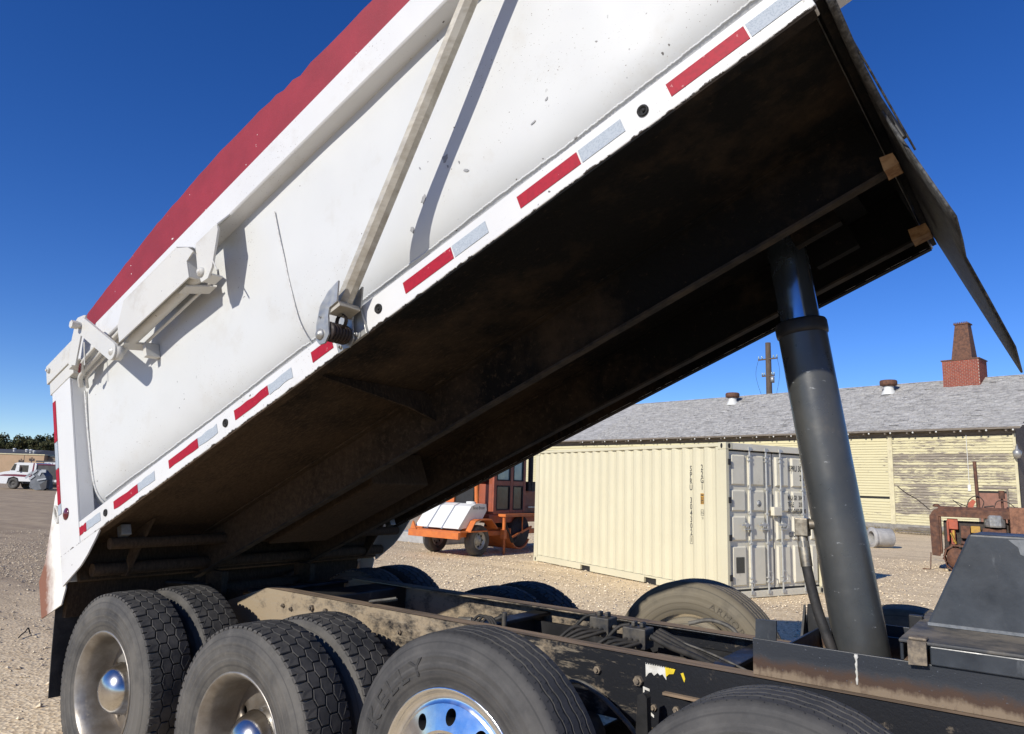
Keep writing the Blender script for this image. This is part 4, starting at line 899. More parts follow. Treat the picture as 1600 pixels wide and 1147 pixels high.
n1 = k.noise(2.2, 8, .75, k.map((.8, 2.2, 2.2), (0, 0, R(11.4)))); n2 = k.noise(9, 6, .75, k.map((.7, 2.5, 2.5), (0, 0, R(11.4))))
c = k.mix(k.rng(n1, .35, .68), (.24, .23, .215), (.56, .545, .51)); c = k.mix(k.rng(n2, .52, .66, 0, .8), c, (.12, .12, .12)); c = k.mix(k.rng(k.noise(1.1, 7, .75, k.map((.35, 3, 3), (0, 0, R(11.4)))), .64, .70, 0, .7), c, (.10, .095, .085))
k.bump(n2, .8, .05); MT['shingle'] = k.done(c, .9)
SL, SR = -30.0, 5.62
m = MB(WT); m.box(SL, SR, .05, .25, .2, 4.95); m.box(SL, SR, 10.75, 10.95, .2, 4.95); m.box(SL, SL + .2, .26, 10.74, .2, 4.95); sp_('wall', m, 'wood')
m = MB(WT); m.box(SL, SR + .03, -.02, .04, .0, .345); sp_('foundation', m, mat('shed_concrete', (.28, .265, .235), (.2, .19, .17), 5, rough=.9))
m = MB(WT); m.prism([(SR, 0.06, .2), (SR, 10.95, .2), (SR, 10.95, 5.0), (SR, 5.5, 8.15), (SR, .06, 5.0)], (-.15, 0, 0)); sp_('gable_wall', m, 'wood')
E_ = .1365; nb_ = int((4.80 - .35) / E_); DR = (4.0, 5.12, 2.22)
board = {}
def board_obj(s0, s1, z, matn, tilt=0.0):
    key = (round(s0, 2), round(s1, 2), matn)
    if key not in board:
        mb = MB(lambda p: BSd * p[0] + BN * p[1] + Vector((0, 0, p[2]))); mb.prism([(s0, .046, 0), (s0, -.022, 0), (s0, .020, E_ + .012), (s0, .046, E_ + .012)], (s1 - s0, 0, 0)); board[key] = mb.mesh('siding_board', matn)
    o = bpy.data.objects.new('siding_board', board[key]); COL.objects.link(o); o.parent = shed; o.location = (0, 0, z); return o
for i in range(nb_):
    z = .35 + i * E_
    slot = abs(z - 1.58) < .07
    if slot: board_obj(SL, -1.58, z, 'peel_a')
    else: board_obj(SL, -.06, z, 'peel_a')
    if z + E_ < DR[2] + .04: board_obj(.19, DR[0] - .08, z, 'peel_b'); board_obj(DR[1] + .08, SR - .10, z, 'peel_b')
    else: board_obj(.19, SR - .10, z, 'peel_b')
for s in (-.055, SR - .095): m = MB(WT); m.box(s, s + (.24 if s < 0 else .12), -.028, .047, .33, 4.82); sp_('corner_trim', m, 'trim', .006)
m = MB(WT); m.box(-1.58, -.06, .03, .045, 1.5, 1.72); sp_('board_gap', m, 'dark')
m = MB(WT); m.box(SL, SR + .02, -.03, .046, 4.822, 5.05); sp_('frieze_board', m, 'wood')
m = MB(WT); m.box(DR[0], DR[1], -.005, .04, .35, 2.03); dd = sp_('door', m, mat('faded_red_brown_door', (.26, .125, .085), (.20, .10, .07), 5, rough=.8))
m = MB(WT); m.box(DR[0], DR[1], .03, .048, 2.035, 2.215); m.build('transom_gap', 'dark', dd)
m = MB(WT)
for a, b in ((DR[0] - .075, DR[0] - .003), (DR[1] + .003, DR[1] + .075)): m.box(a, b, -.03, .046, .35, 2.215)
m.box(DR[0] - .075, DR[1] + .075, -.03, .046, 2.2155, 2.285); m.build('door_frame', 'wood', dd)
m = MB(WT); dz = (8.32 - 5.10) / (5.5 + .45); m.prism([(SL - .2, -.45, 5.10), (SL - .2, 5.5, 8.32), (SL - .2, 11.45, 5.10), (SL - .2, 11.45, 5.04), (SL - .2, 5.5, 8.24), (SL - .2, -.45, 5.04)], (SR - SL + .55, 0, 0)); roof = sp_('roof', m, 'shingle')
m = MB(WT); rnd = random.Random(5)      # lifted and missing shingle tabs
for i in range(160):
    s = rnd.uniform(-14, SR); t = rnd.random(); o_ = -.40 + 5.8 * t; z = 5.10 + (o_ + .45) * dz + .012; wd_ = rnd.uniform(.15, .6); hh = rnd.uniform(.10, .18); lift = rnd.uniform(.008, .05)
    m.add([(s, o_, z + lift), (s + wd_, o_, z + lift * rnd.uniform(.2, 1)), (s + wd_, o_ + hh, z + hh * dz), (s, o_ + hh, z + hh * dz)], [(0, 1, 2, 3)])
o = m.build('shingle_tab', 'shingle', None); o.parent = roof; o['kind'] = 'stuff'
m = MB(WT); nc = 42                     # shingle courses, each shingle a lifted quad with its own thickness
for i in range(nc):
    t0, t1 = i / nc, (i + 1) / nc; oa, ob = -.452 + 5.95 * t0, -.452 + 5.95 * t1 + .02; s = -20.5 + rnd.uniform(0, .3)
    while s < SR + .3:
        wd_ = rnd.uniform(.16, .36); lf = .014 + .022 * rnd.random() ** 2; za = 5.10 + (oa + .45) * dz; zb = 5.10 + (ob + .45) * dz; oj = oa - rnd.uniform(-.015, .02)
        m.add([(s, oj, za + lf), (s + wd_ - .012, oj, za + lf * rnd.uniform(.8, 1.2)), (s + wd_ - .012, ob, zb + .004), (s, ob, zb + .004), (s, oj, za - .002), (s + wd_ - .012, oj, za - .002)], [(0, 1, 2, 3), (4, 5, 1, 0)]); s += wd_
o = m.build('shingle', 'shingle', None); o.parent = roof; o['kind'] = 'stuff'
m = MB(WT); m.box(SL, SR + .34, -.47, -.452, 5.01, 5.11); o = sp_('fascia', m, 'wood')
m = MB(WT); m.box(SL, SR + .34, 5.44, 5.56, 8.318, 8.345); sp_('ridge_cap', m, 'shingle')
for i in range(26):
    s = -21.5 + i * 1.075; m = MB(WT); m.box(s - .035, s + .035, -.40, -.01, 4.90, 5.03); sp_('rafter_tail', m, 'wood'); m = MB(WT); m.lathe([(0, -.08), (.035, -.07), (.045, -.03), (.03, .0), (0, .01)], (s + .3, -.46, 4.99), (0, 0, 1), 8); sp_('insulator_knob', m, 'label_w')
# chimney: brick base, rusty tapered flue
m = MB(WT); m.box(1.40, 3.16, 4.55, 5.95, 7.6, 9.27); ch = sp_('chimney', m, mat('chimney_mortar', (.42, .38, .33), None, rough=.95))
m = MB(WT); BR = MT['brick'] = mat('red_chimney_brick', (.30, .085, .05), (.22, .06, .04), 5, rough=.9)
for r_ in range(17):
    z = 7.75 + r_ * .089; off = .12 if r_ % 2 else 0
    for i in range(9):
        a = max(1.385, 1.385 + i * .22 - off); b = min(3.175, 1.385 + i * .22 - off + .205)
        if b - a > .04: m.box(a, b, 4.532, 4.56, z, z + .074)
    for i in range(7):
        a = max(4.561, 4.54 + i * .22 - off); b = min(5.96, 4.54 + i * .22 - off + .205)
        if b - a > .04: m.box(3.15, 3.178, a, b, z, z + .074)
o = m.build('brick', 'brick', None); o.parent = ch; o['kind'] = 'stuff'
m = MB(WT); m.box(1.33, 3.22, 4.50, 6.0, 9.272, 9.34); a, b = (1.80, 4.75, 9.341), (2.80, 5.75, 9.341)
vs = [(1.80, 4.75, 9.341), (2.82, 4.75, 9.341), (2.82, 5.75, 9.341), (1.80, 5.75, 9.341), (2.03, 4.95, 11.35), (2.66, 4.95, 11.35), (2.66, 5.55, 11.35), (2.03, 5.55, 11.35)]
m.add(vs, [(0, 1, 5, 4), (1, 2, 6, 5), (2, 3, 7, 6), (3, 0, 4, 7), (4, 5, 6, 7)]); m.box(1.97, 2.72, 4.9, 5.6, 11.352, 11.42)
for i in range(8): m.box(2.0 + i * .09, 2.04 + i * .09, 4.88, 4.92, 11.421, 11.48)
o = m.build('flue', 'rust', None); o.parent = ch
for s in (-1.46, -11.7):
    m = MB(WT); m.lathe([(.42, -.2), (.34, .0), (.27, .12), (.27, .34)], (s, 4.4, 7.78), (0, 0, 1), 20); rv = sp_('roof_vent', m, 'label_w'); m = MB(WT); m.lathe([(.30, .30), (.44, .36), (.47, .42), (.47, .60), (.42, .66), (0, .70)], (s, 4.4, 7.78), (0, 0, 1), 24); o = m.build('vent_cap', 'rust', None); o.parent = rv
m = MB(WT); m.lathe([(0, -.34), (.10, -.33), (.16, -.2), (.19, -.05), (.15, .02), (.06, .1), (.05, .25), (0, .26)], (SR + .09, -.22, 3.98), (0, 0, 1), 18); m.tube([(SR + .09, -.22, 4.2), (SR + .05, -.02, 4.3)], .025, 8); sp_('yard_lamp', m, 'galv')
m = MB(WT); m.box(3.55, 3.68, -.05, .02, 2.1, 2.4); m.tube([(3.62, -.03, 2.4), (3.62, -.03, 4.8)], .015, 6); sp_('meter_box', m, 'label_w')

MT['bark0'] = mat('dark_bark', (.02, .016, .012), None, rough=.9)
# concrete pipe and planks by the wall
MT['conc'] = mat('pale_concrete', (.40, .39, .37), (.31, .30, .285), 5, rough=.9, bump=.3)
pc = Vector((-.36, 24.6, .34)); ax = Vector((.78, .62, 0)).normalized()
m = MB(); m.lathe([(.21, 0), (.30, .0), (.31, .03), (.31, .66), (.30, .68), (.21, .68), (.21, 0)], pc - ax * .42, ax, 40); m.lathe([(.30, -.002), (.335, -.002), (.342, .01), (.342, .08), (.31, .11)], pc - ax * .42, ax, 40)
tag(m.build('concrete_pipe', 'conc'), 'short pale concrete pipe lying on the gravel by the yellow shed', 'pipe')
for i, (s, o_, z, ln_, a, lab) in enumerate(((2.1, -2.6, .10, 1.9, .03, 'bottom plank of the small stack by the shed wall'), (2.0, -2.5, .20, 1.6, -.06, 'middle plank of the small stack by the shed wall'), (2.3, -2.55, .30, 1.2, .02, 'dark top plank of the small stack by the shed wall'))):
    m = MB(WT); m.bar((s - ln_ / 2, o_ - a, z), (s + ln_ / 2, o_ + a, z), .22, .06); tag(m.build('plank', 'wood', bevel=.004), lab, 'plank')
m = MB(); m.tube(smooth_path([(-4.42, -.03, .02), (-4.5, .02, .03), (-4.58, .09, .05), (-4.63, .13, .07), (-4.56, .13, .02)], 4), .007, 6); tag(m.build('stick', 'bark0'), 'small dark bent stick lying on the dirt left of the rear wheel', 'stick')
# dry weeds along the wall foot
MT['weed'] = mat('dry_weeds', (.20, .15, .075), (.13, .11, .05), 3, rough=.95)
m = MB(WT); rnd = random.Random(8)
for i in range(2600):
    s = rnd.uniform(-6, 6); o_ = -rnd.random() ** 2 * 2.2; h = rnd.uniform(.05, .28) * (1 if o_ > -.8 else .5); a = rnd.uniform(-.1, .1)
    m.add([(s, o_, 0), (s + .02, o_, 0), (s + a, o_ + rnd.uniform(-.06, .06), h)], [(0, 1, 2)])
o = m.build('dry_grass', 'weed'); o['kind'] = 'stuff'; o['label'] = 'dry weeds along the foot of the yellow shed'; o['category'] = 'grass'

# ------------------------------------------------------------------ utility pole behind the shed
MT['pole'] = mat('weathered_pole_wood', (.12, .085, .06), (.08, .06, .045), 4, rough=.9, stretch=(3, 3, .5))
MT['insul'] = mat('glass_insulator', (.25, .35, .38), None, rough=.2, coat=.4)
def pole(loc, h, r, arms, lab, grp=None, dirv=BSd):
    p = thing('utility_pole', lab, 'utility pole', loc, grp); m = MB(); m.tube([(0, 0, -.2), (0, 0, h)], [r, r * .72], 14); m.build('post', 'pole', p)
    for z, ln_ in arms:
        m = MB(); m.bar(-dirv * ln_ + Vector((0, -.16, z)), dirv * ln_ + Vector((0, -.16, z)), .09, .11); cr = m.build('crossarm', 'pole', p); m = MB()
        for t in (-.95, -.6, .6, .95): m.lathe([(0, .0), (.05, .02), (.07, .08), (.05, .15), (.06, .2), (0, .26)], dirv * (ln_ * t) + Vector((0, -.16, z + .055)), (0, 0, 1), 10)
        m.build('insulator', 'insul', cr)
    return p
pl = pole(WT((-14.7, 15, 0)), 14.0, .30, ((12.6, .85), (11.2, .55)), 'dark utility pole with crossarms rising behind the shed roof')
m = MB(); m.lathe([(0, 0), (.16, .0), (.16, .5), (0, .52)], (.35, -.2, 10.6), (0, 0, 1), 14); m.build('transformer', 'galv', pl)
for dx in (-.8, .8):
    m = MB(); m.tube(smooth_path([BSd * dx + Vector((0, -.16, 12.8)), BSd * dx * 1.3 + Vector((0, -.3, 11.2)), BSd * dx * .6 + Vector((0, 0, 9.0))]), .012, 5); m.build('drop_wire', 'dark', pl)

# ------------------------------------------------------------------ STREET SWEEPER
MT['org'] = mat('worn_orange_paint', (.60, .17, .035), (.50, .13, .03), 6, rough=.5, dust=((.28, .16, .10), 7, .58, .8))
MT['org_shade'] = mat('shaded_red_orange_cab_paint', (.33, .085, .04), (.26, .07, .035), 5, rough=.5, dust=((.2, .12, .08), 6, .6, .8))  # orange darkened to carry the shade on the cab's unlit side
MT['tankw'] = mat('white_plastic_tank', (.74, .74, .70), (.68, .68, .63), 2, rough=.4)
MT['strap'] = mat('grey_steel_strap', (.34, .35, .37), None, rough=.5, metal=.5)
MT['glass'] = mat('pale_cab_glass', (.20, .30, .30), (.26, .37, .36), 3, rough=.08, spec=.6)
MT['glass_d'] = mat('dark_cab_glass', (.035, .03, .028), (.06, .045, .04), 4, rough=.08, spec=.6)
MT['brush'] = mat('dark_blue_bristles', (.016, .02, .034), (.035, .037, .05), 40, rough=.9, bump=.8)
sw = thing('street_sweeper', 'orange street sweeper with white water tank parked left of the container', 'sweeper', (-7.7, 11, 0))
def swp(name, mb, mats, bevel=0.0):
    o = mb.build(name, mats, None, bevel); o.parent = sw; o.matrix_parent_inverse = Matrix.Translation((7.7, -11, 0)); return o
m = MB(); m.box(-8.52, -6.88, 9.86, 9.95, .44, .60); m.box(-8.4, -8.25, 9.951, 14.6, .46, .58); m.box(-7.25, -7.1, 9.951, 14.6, .46, .58); m.box(-8.5, -6.9, 9.951, 11.0, .585, .62); swp('chassis_frame', m, 'org', .008)
m = MB(); m.prism([(-8.5, 9.9, .605), (-8.3, 9.9, .605), (-8.42, 9.9, .80)], (0, .05, 0)); swp('frame_gusset', m, 'org')
TP = [(9.98, .66), (10.16, .87), (10.45, 1.20), (10.62, 1.26), (11.03, 1.26), (11.06, 1.10), (10.86, .85), (10.42, .70)]
m = MB(); m.prism([(-8.42, y, z) for y, z in TP], (1.42, 0, 0)); tk = swp('water_tank', m, 'tankw', .06); tk.modifiers[0].segments = 4
m = MB(); m.lathe([(.12, 0), (.12, .05), (.0, .06)], (-7.35, 10.85, 1.255), (0, 0, 1), 18); o = m.build('tank_lid', 'tankw', None); o.parent = tk
for x in (-8.02, -7.55):
    m = MB(); ou = [(10.52 + (y - 10.52) * 1.012, .95 + (z - .95) * 1.02) for y, z in TP]; m.prism([(x, y, z) for y, z in ou], (.045, 0, 0)); o = m.build('tank_strap', 'strap', None); o.parent = tk
o = text_mesh('lettering', 'Broce Broom', .11, 'ink', None, lambda v: Vector((-6.996, 10.52 + v.x, 1.13 + v.y)), 0, .75); o.parent = tk
for x0, x1 in ((-7.12, -6.82), (-8.68, -8.38)):
    m = MB(); P = [(10.25, .63), (10.42, .86), (10.55, .90), (11.05, .90), (11.30, .68)]; m.prism([(x0, y, z) for y, z in P] + [(x0, y * 1.0, z - .03) for y, z in reversed(P)], (x1 - x0, 0, 0)); swp('fender', m, 'org')
def sw_wheel(x, y):
    m = MB(); m.lathe([(.21, -.09), (.24, -.115), (.33, -.12), (.365, -.10), (.375, -.06), (.375, .06), (.365, .10), (.33, .12), (.24, .115), (.21, .09)], (x, y, .375), (1, 0, 0), 36); t = swp('wheel', m, 'tyre')
    m = MB(); m.lathe([(.215, .10), (.20, .115), (.19, .06), (.15, .04), (.10, .055), (.06, .09), (0, .09)], (x, y, .375), (1, 0, 0), 28)
    o = m.build('rim', 'galv', None); o.parent = t; m = MB()
    for i in range(8): a = i * math.pi / 4; m.lathe([(0, .002), (.026, .002)], (x + .0485 + .006, y + .145 * math.cos(a), .375 + .145 * math.sin(a)), (1, 0, 0), 10)
    o = m.build('rim_hole', 'dark', None); o.parent = t
for x, y in ((-7.06, 10.78), (-8.44, 10.78), (-7.06, 14.2), (-8.44, 14.2)): sw_wheel(x, y)
# cab: posts and rails with panes between them
cx, y0, y1 = -7.0, 11.32, 12.72
m = MB()
for ya, yb in ((y0, y0 + .12), (y0 + .70, y0 + .83), (y1 - .12, y1)): m.box(cx - .06, cx, ya, yb, 1.0, 2.75)
for za, zb in ((1.0, 1.10), (1.72, 1.85), (2.62, 2.75)):
    for ya, yb in ((y0 + .1201, y0 + .6999), (y0 + .8301, y1 - .1201)): m.box(cx - .055, cx - .002, ya, yb, za, zb)
m.box(cx - 1.4, cx - .061, y1 - .06, y1, 1.0, 2.75); m.box(cx - 1.4, cx - 1.34, y0, y1 - .061, 1.0, 2.75); m.box(cx - 1.339, cx - .061, y0, y0 + .06, 1.0, 1.75); m.box(cx - 1.45, cx + .05, y0 - .05, y1 + .05, 2.751, 2.85)
cb = swp('cab', m, 'org_shade', .01)
for ya, yb, za, zb, g_ in ((y0 + .12, y0 + .70, 1.85, 2.62, 'glass'), (y0 + .83, y1 - .12, 1.85, 2.62, 'glass'), (y0 + .12, y0 + .70, 1.10, 1.72, 'glass_d'), (y0 + .83, y1 - .12, 1.10, 1.72, 'glass_d')):
    m = MB(); m.box(cx - .04, cx - .025, ya, yb, za, zb); o = m.build('pane', g_, None, .0); o.parent = cb
    m = MB(); t = .03
    for a in ((ya, yb, za, za + t), (ya, yb, zb - t, zb), (ya, ya + t, za + t, zb - t), (yb - t, yb, za + t, zb - t)): m.box(cx - .035, cx + .004, *a)
    o = m.build('pane_seal', 'gasket', None); o.parent = cb
m = MB(); m.box(-8.4, -6.98, 11.15, 14.5, .78, .99); m.box(-8.3, -7.2, 12.75, 14.5, .991, 1.6); swp('body_deck', m, 'org_shade', .02)
m = MB(); m.box(-6.975, -6.955, 12.8, 13.6, 1.15, 1.19); swp('trim_strip', m, 'galv')
m = MB(); m.tube([(-7.25, 10.98, 1.0), (-7.25, 10.90, 2.0)], .055, 12); swp('roll_bar', m, 'org')
m = MB(); m.box(-8.9, -7.5, 11.12, 11.30, 1.15, 2.0); hd = swp('engine_hood', m, 'gasket', .03)
m = MB(); m.box(-8.42, -8.10, 11.06, 11.115, 1.20, 1.85); o = m.build('hood_panel', 'org', None); o.parent = hd
m = MB(); m.box(-7.0, -6.75, 11.52, 13.6, .94, 1.01); m.tube([(-6.85, 11.6, .94), (-6.85, 11.6, .40)], .045, 10); m.box(-6.92, -6.80, 11.54, 11.66, .40, .62); swp('side_step', m, 'org', .006)
m = MB(); m.lathe([(0, -.9), (.40, -.9), (.40, .02), (0, .02)], (-6.95, 12.42, .56), (1, 0, 0), 36); br = swp('broom', m, 'brush')
m = MB(); m.lathe([(.43, -.95), (.43, .03), (.47, .03), (.47, -.95)], (-6.95, 12.42, .56), (1, 0, 0), 22, a0=R(-10), a1=R(150), smooth=True); swp('broom_hood', m, 'org')
m = MB(); m.bar((-6.88, 12.0, .42), (-6.88, 12.85, .66), .04, .05); m.tube([(-6.87, 12.42, 1.0), (-6.87, 12.42, .5)], .02, 8); m.tube([(-6.85, 11.62, .42), (-6.85, 11.62, .0)], .03, 8); swp('broom_link', m, 'org')
for i in range(3): m = MB(); m.tube(smooth_path([(-6.84, 11.62, .85 - .1 * i), (-6.80, 11.75, .55), (-6.82, 11.9 + .05 * i, .30), (-6.84, 12.1, .36), (-6.85, 12.35, .5)]), .017, 6); swp('hose', m, 'hose')
m = MB(); m.tube([(-7.05, 13.0, 1.6), (-7.05, 13.0, 2.9)], .07, 12); m.box(-7.3, -7.0, 12.85, 13.2, 1.601, 1.85); swp('exhaust_stack', m, 'gasket')
m = MB(); m.box(-11.5, -9.6, 12.2, 13.4, .0, .30); tag(m.build('concrete_slab', 'conc', bevel=.02), 'low pale concrete slab on the gravel left of the sweeper', 'slab')

# ------------------------------------------------------------------ RUSTY TRACTOR
TO = Vector((1.86, 17.58, 0)); TrR = Vector((.99541, .09575, 0)); TrF = Vector((-.09575, .99541, 0)); TRt = Vector((.79994, .60008, 0)); TFw = Vector((-.60008, .79994, 0))
def TT(p): return TO + TrR * (p[0] * .815) + TrF * p[1] + Vector((0, 0, p[2]))
trc = thing('crawler_tractor', 'rusty old crawler tractor with exposed engine parked before the yellow shed', 'tractor', TO)
def tp(name, mb, mats, bevel=0.0):
    o = mb.build(name, mats, None, bevel); o.parent = trc; o.matrix_parent_inverse = Matrix.Translation(-TO); return o
MT['t_org'] = mat('faded_orange_engine_paint', (.42, .10, .05), (.28, .08, .05), 9, rough=.7); MT['t_yel'] = mat('faded_yellow_engine_paint', (.50, .30, .04), (.35, .2, .05), 9, rough=.7); MT['t_blk'] = mat('greasy_engine_black', (.025, .022, .02), (.06, .04, .03), 14, rough=.7)
m = MB(TT); m.prism([(.06, 0, 1.30), (.16, 0, 1.44), (.30, 0, 1.50), (.30, 0, .34), (.08, 0, .36)], (0, .9, 0)); m.box(.301, .36, .03, .87, .40, 1.46); tp('radiator_frame', m, 'rust', .012)
m = MB(TT); m.prism([(.30, .0, 1.30), (.30, .0, 1.48), (.30, .12, 1.55), (.30, .78, 1.55), (.30, .9, 1.48), (.30, .9, 1.30), (.30, .84, 1.30), (.30, .84, 1.45), (.30, .06, 1.45), (.30, .06, 1.30)], (2.0, 0, 0)); tp('hood', m, 'rust', .008)
m = MB(TT); m.box(2.10, 3.2, -.04, .94, .95, 1.58); tp('fuel_tank', m, 'rust_l', .012)
m = MB(TT); m.box(.42, 2.08, .25, .70, .50, 1.20); m.box(.40, 2.1, .12, .80, .36, .50); tp('engine_block', m, 't_blk', .02)
m = MB(TT); m.box(.52, .80, .10, .30, 1.0, 1.26); m.box(.60, .72, .08, .26, .60, .98); m.box(.50, .56, .06, .1, .7, 1.2); tp('cylinder_head', m, 't_org', .02)
m = MB(TT); m.box(.64, .70, .04, .10, .70, .98); m.box(1.12, 1.36, .06, .28, .94, 1.10); m.tube([(.60, .03, .92), (.72, .03, .66)], .03, 8); tp('injection_pump', m, 't_yel', .02)
m = MB(TT); m.box(.86, 1.10, .05, .28, .80, 1.10); m.box(1.42, 2.0, .05, .30, .88, 1.06); m.tube([(.85, .02, .7), (1.3, .02, .62)], .05, 10); m.tube([(1.2, .0, .8), (1.5, .02, .55)], .06, 10); tp('manifold', m, 'rust', .008)
m = MB(TT); m.lathe([(0, 0), (.27, .0), (.28, .04), (.28, .24), (.25, .28), (0, .29)], (1.74, .20, 1.10), (0, 0, 1), 12, smooth=False); tp('air_cleaner_bowl', m, 'galv')
m = MB(TT); m.tube([(1.36, .40, 1.5), (1.34, .40, 2.68)], .05, 12); tp('exhaust_stack', m, 'rust'); m = MB(TT); m.tube([(1.97, .4, 1.5), (1.97, .4, 1.78)], .035, 10); m.tube([(1.97, .4, 1.78), (1.97, .4, 1.98)], .08, 12); tp('breather', m, 'rust')
m = MB(TT); m.lathe([(0, 0), (.09, 0), (.11, .03), (.06, .07), (0, .07)], (.26, .3, 1.53), (0, 0, 1), 12); tp('radiator_cap', m, 'rust')
m = MB(TT); m.tube([(.05, -.02, .42), (.02, -.05, .02), (-.20, -.05, .0 + .02)], .015, 8); tp('starting_crank', m, 'rust')
m = MB(TT); m.tube(smooth_path([(.08, .2, 1.45), (-.25, .25, 1.70), (-.55, .2, 1.86), (-.77, .2, 2.02)]), .014, 6); tp('control_rod', m, 't_blk')
m = MB(TT); m.tube([(.95, .3, 1.53), (.70, .3, 1.72)], .012, 6); m.tube([(1.10, .3, 1.55), (.72, .3, 1.70)], .012, 6); m.tube(smooth_path([(1.05, .3, 1.55), (1.15, .3, 1.75), (1.35, .3, 1.83), (1.5, .3, 1.7), (1.45, .3, 1.55)]), .014, 6); m.tube(smooth_path([(1.75, .3, 1.55), (1.85, .3, 1.72), (2.1, .3, 1.70), (2.3, .3, 1.55)]), .012, 6); m.tube([(1.5, .3, 1.57), (1.75, .3, 1.60)], .02, 6); tp('loose_wiring', m, 't_blk')
m = MB(TT); m.prism([(1.08, .2, 1.55), (1.22, .2, 1.55), (1.30, .2, 1.70), (1.22, .2, 1.75), (1.10, .2, 1.65)], (0, .12, 0)); tp('orange_bracket', m, 't_org', .01)
for b in (-.25, .85):
    tr_ = MB(TT); n = 34; pts = []
    for i in range(n):
        t = i / n; per = 2 * (2.4 + math.pi * .30 / 1)
        d = t * (2 * 2.4 + 2 * math.pi * .30)
        if d < 2.4: x, z, a = .70 + d, .0 + .03, 0
        elif d < 2.4 + math.pi * .30: q = (d - 2.4) / .30; x, z, a = 3.10 + .30 * math.sin(q), .33 - .30 * math.cos(q), q
        elif d < 4.8 + math.pi * .30: x, z, a = 3.10 - (d - 2.4 - math.pi * .30), .63, math.pi
        else: q = (d - 4.8 - math.pi * .30) / .30; x, z, a = .70 - .30 * math.sin(q), .33 + .30 * math.cos(q), math.pi + q
        ca_, sa_ = math.cos(a), math.sin(a); hw = .095
        P = [(x + ca_ * e - sa_ * f_, b, z + sa_ * e + ca_ * f_) for e, f_ in ((-hw, -.01), (-hw * .6, -.05), (-hw * .3, -.012), (hw, -.012), (hw, .02), (-hw, .02))]
        tr_.prism(P, (0, .32, 0))
    tp('track', tr_, 'rust')
    m = MB(TT); m.lathe([(0, .03), (.25, .03), (.25, .29), (0, .29)], (.70, b, .33), (-TFw if False else (0, 1, 0)), 20); m.lathe([(0, .03), (.25, .03), (.25, .29), (0, .29)], (3.10, b, .33), (0, 1, 0), 20); m.box(.75, 3.05, b + .1, b + .22, .22, .40)
    for i in range(4): m.lathe([(0, .05), (.10, .05), (.10, .27), (0, .27)], (1.2 + i * .5, b, .15), (0, 1, 0), 14)
    tp('track_frame', m, 'rust')

# ------------------------------------------------------------------ FAR LEFT: truck, machine, tan building, poles, trees
FO = Vector((-67, 22.7, 0))
def FT(p): return FO + TRt * p[0] + TFw * p[1] + Vector((0, 0, p[2]))
ft = thing('parked_truck', 'far white truck with maroon stripe, parked at the left edge', 'truck', FO)
def fp(name, mb, mats, bevel=0.0):
    o = mb.build(name, mats, None, bevel); o.parent = ft; o.matrix_parent_inverse = Matrix.Translation(-FO); return o
MT['f_white'] = mat('clean_white_truck_paint', (.66, .66, .65), None, rough=.35); MT['f_mar'] = mat('maroon_stripe', (.14, .012, .03), None, rough=.4); MT['f_dark'] = mat('dark_box_body', (.035, .032, .035), (.05, .05, .05), 3, rough=.6); MT['f_grey'] = mat('grey_machine_paint', (.14, .15, .165), (.10, .11, .12), 2, rough=.6); MT['f_lgrey'] = mat('light_grey_panel', (.36, .38, .40), None, rough=.5)
m = MB(FT); m.prism([(-3.6, 0, .45), (-3.62, 0, .95), (-3.45, 0, 1.22), (-2.6, 0, 1.46), (-2.06, 0, 1.55), (-1.72, 0, 2.20), (-1.45, 0, 2.30), (.12, 0, 2.31), (.22, 0, 2.2), (.20, 0, .68), (-1.15, 0, .68), (-1.25, 0, .95), (-1.65, 0, 1.08), (-2.1, 0, .95), (-2.2, 0, .45)], (0, 2.1, 0)); fp('cab', m, 'f_white', .05)
m = MB(FT); m.prism([(-3.3, -.004, 1.10), (-2.5, -.004, 1.25), (-1.6, -.004, 1.28), (-.3, -.004, 1.25), (-.12, -.004, 1.45), (-.06, -.004, 2.29), (.06, -.004, 2.29), (.03, -.004, 1.35), (-.2, -.004, 1.05), (-1.6, -.004, 1.10), (-2.6, -.004, 1.10)], (0, .003, 0)); fp('stripe', m, 'f_mar')
m = MB(FT); m.prism([(-2.0, -.006, 1.60), (-1.73, -.006, 2.17), (-1.52, -.006, 2.17), (-1.60, -.006, 1.60)], (0, .003, 0)); m.prism([(-1.45, -.004, 1.50), (-1.25, -.004, 2.08), (-.45, -.004, 2.08), (-.45, -.004, 1.48)], (0, .003, 0)); m.prism([(-2.02, .1, 1.585), (-1.745, .1, 2.18), (-1.745, 2.0, 2.18), (-2.02, 2.0, 1.585)], (-.02, 0, .005)); fp('window', m, 'glass_d')
m = MB(FT); m.box(-1.30, -1.12, -.2, -.16, 1.55, 2.0); fp('mirror', m, 'f_white', .03)
m = MB(FT); m.box(-1.1, 3.4, .3, .5, .50, .66); m.box(-1.1, 3.4, 1.6, 1.8, .5, .66); m.box(.25, .95, -.02, .28, .35, .80); fp('frame', m, 'f_dark')
m = MB(FT); m.box(.30, 3.6, .05, 2.05, .90, 2.22); fp('box_body', m, 'f_dark', .04); m = MB(FT); m.box(.30, 3.6, -.002, .045, 2.14, 2.22); fp('body_trim', m, 'f_mar')
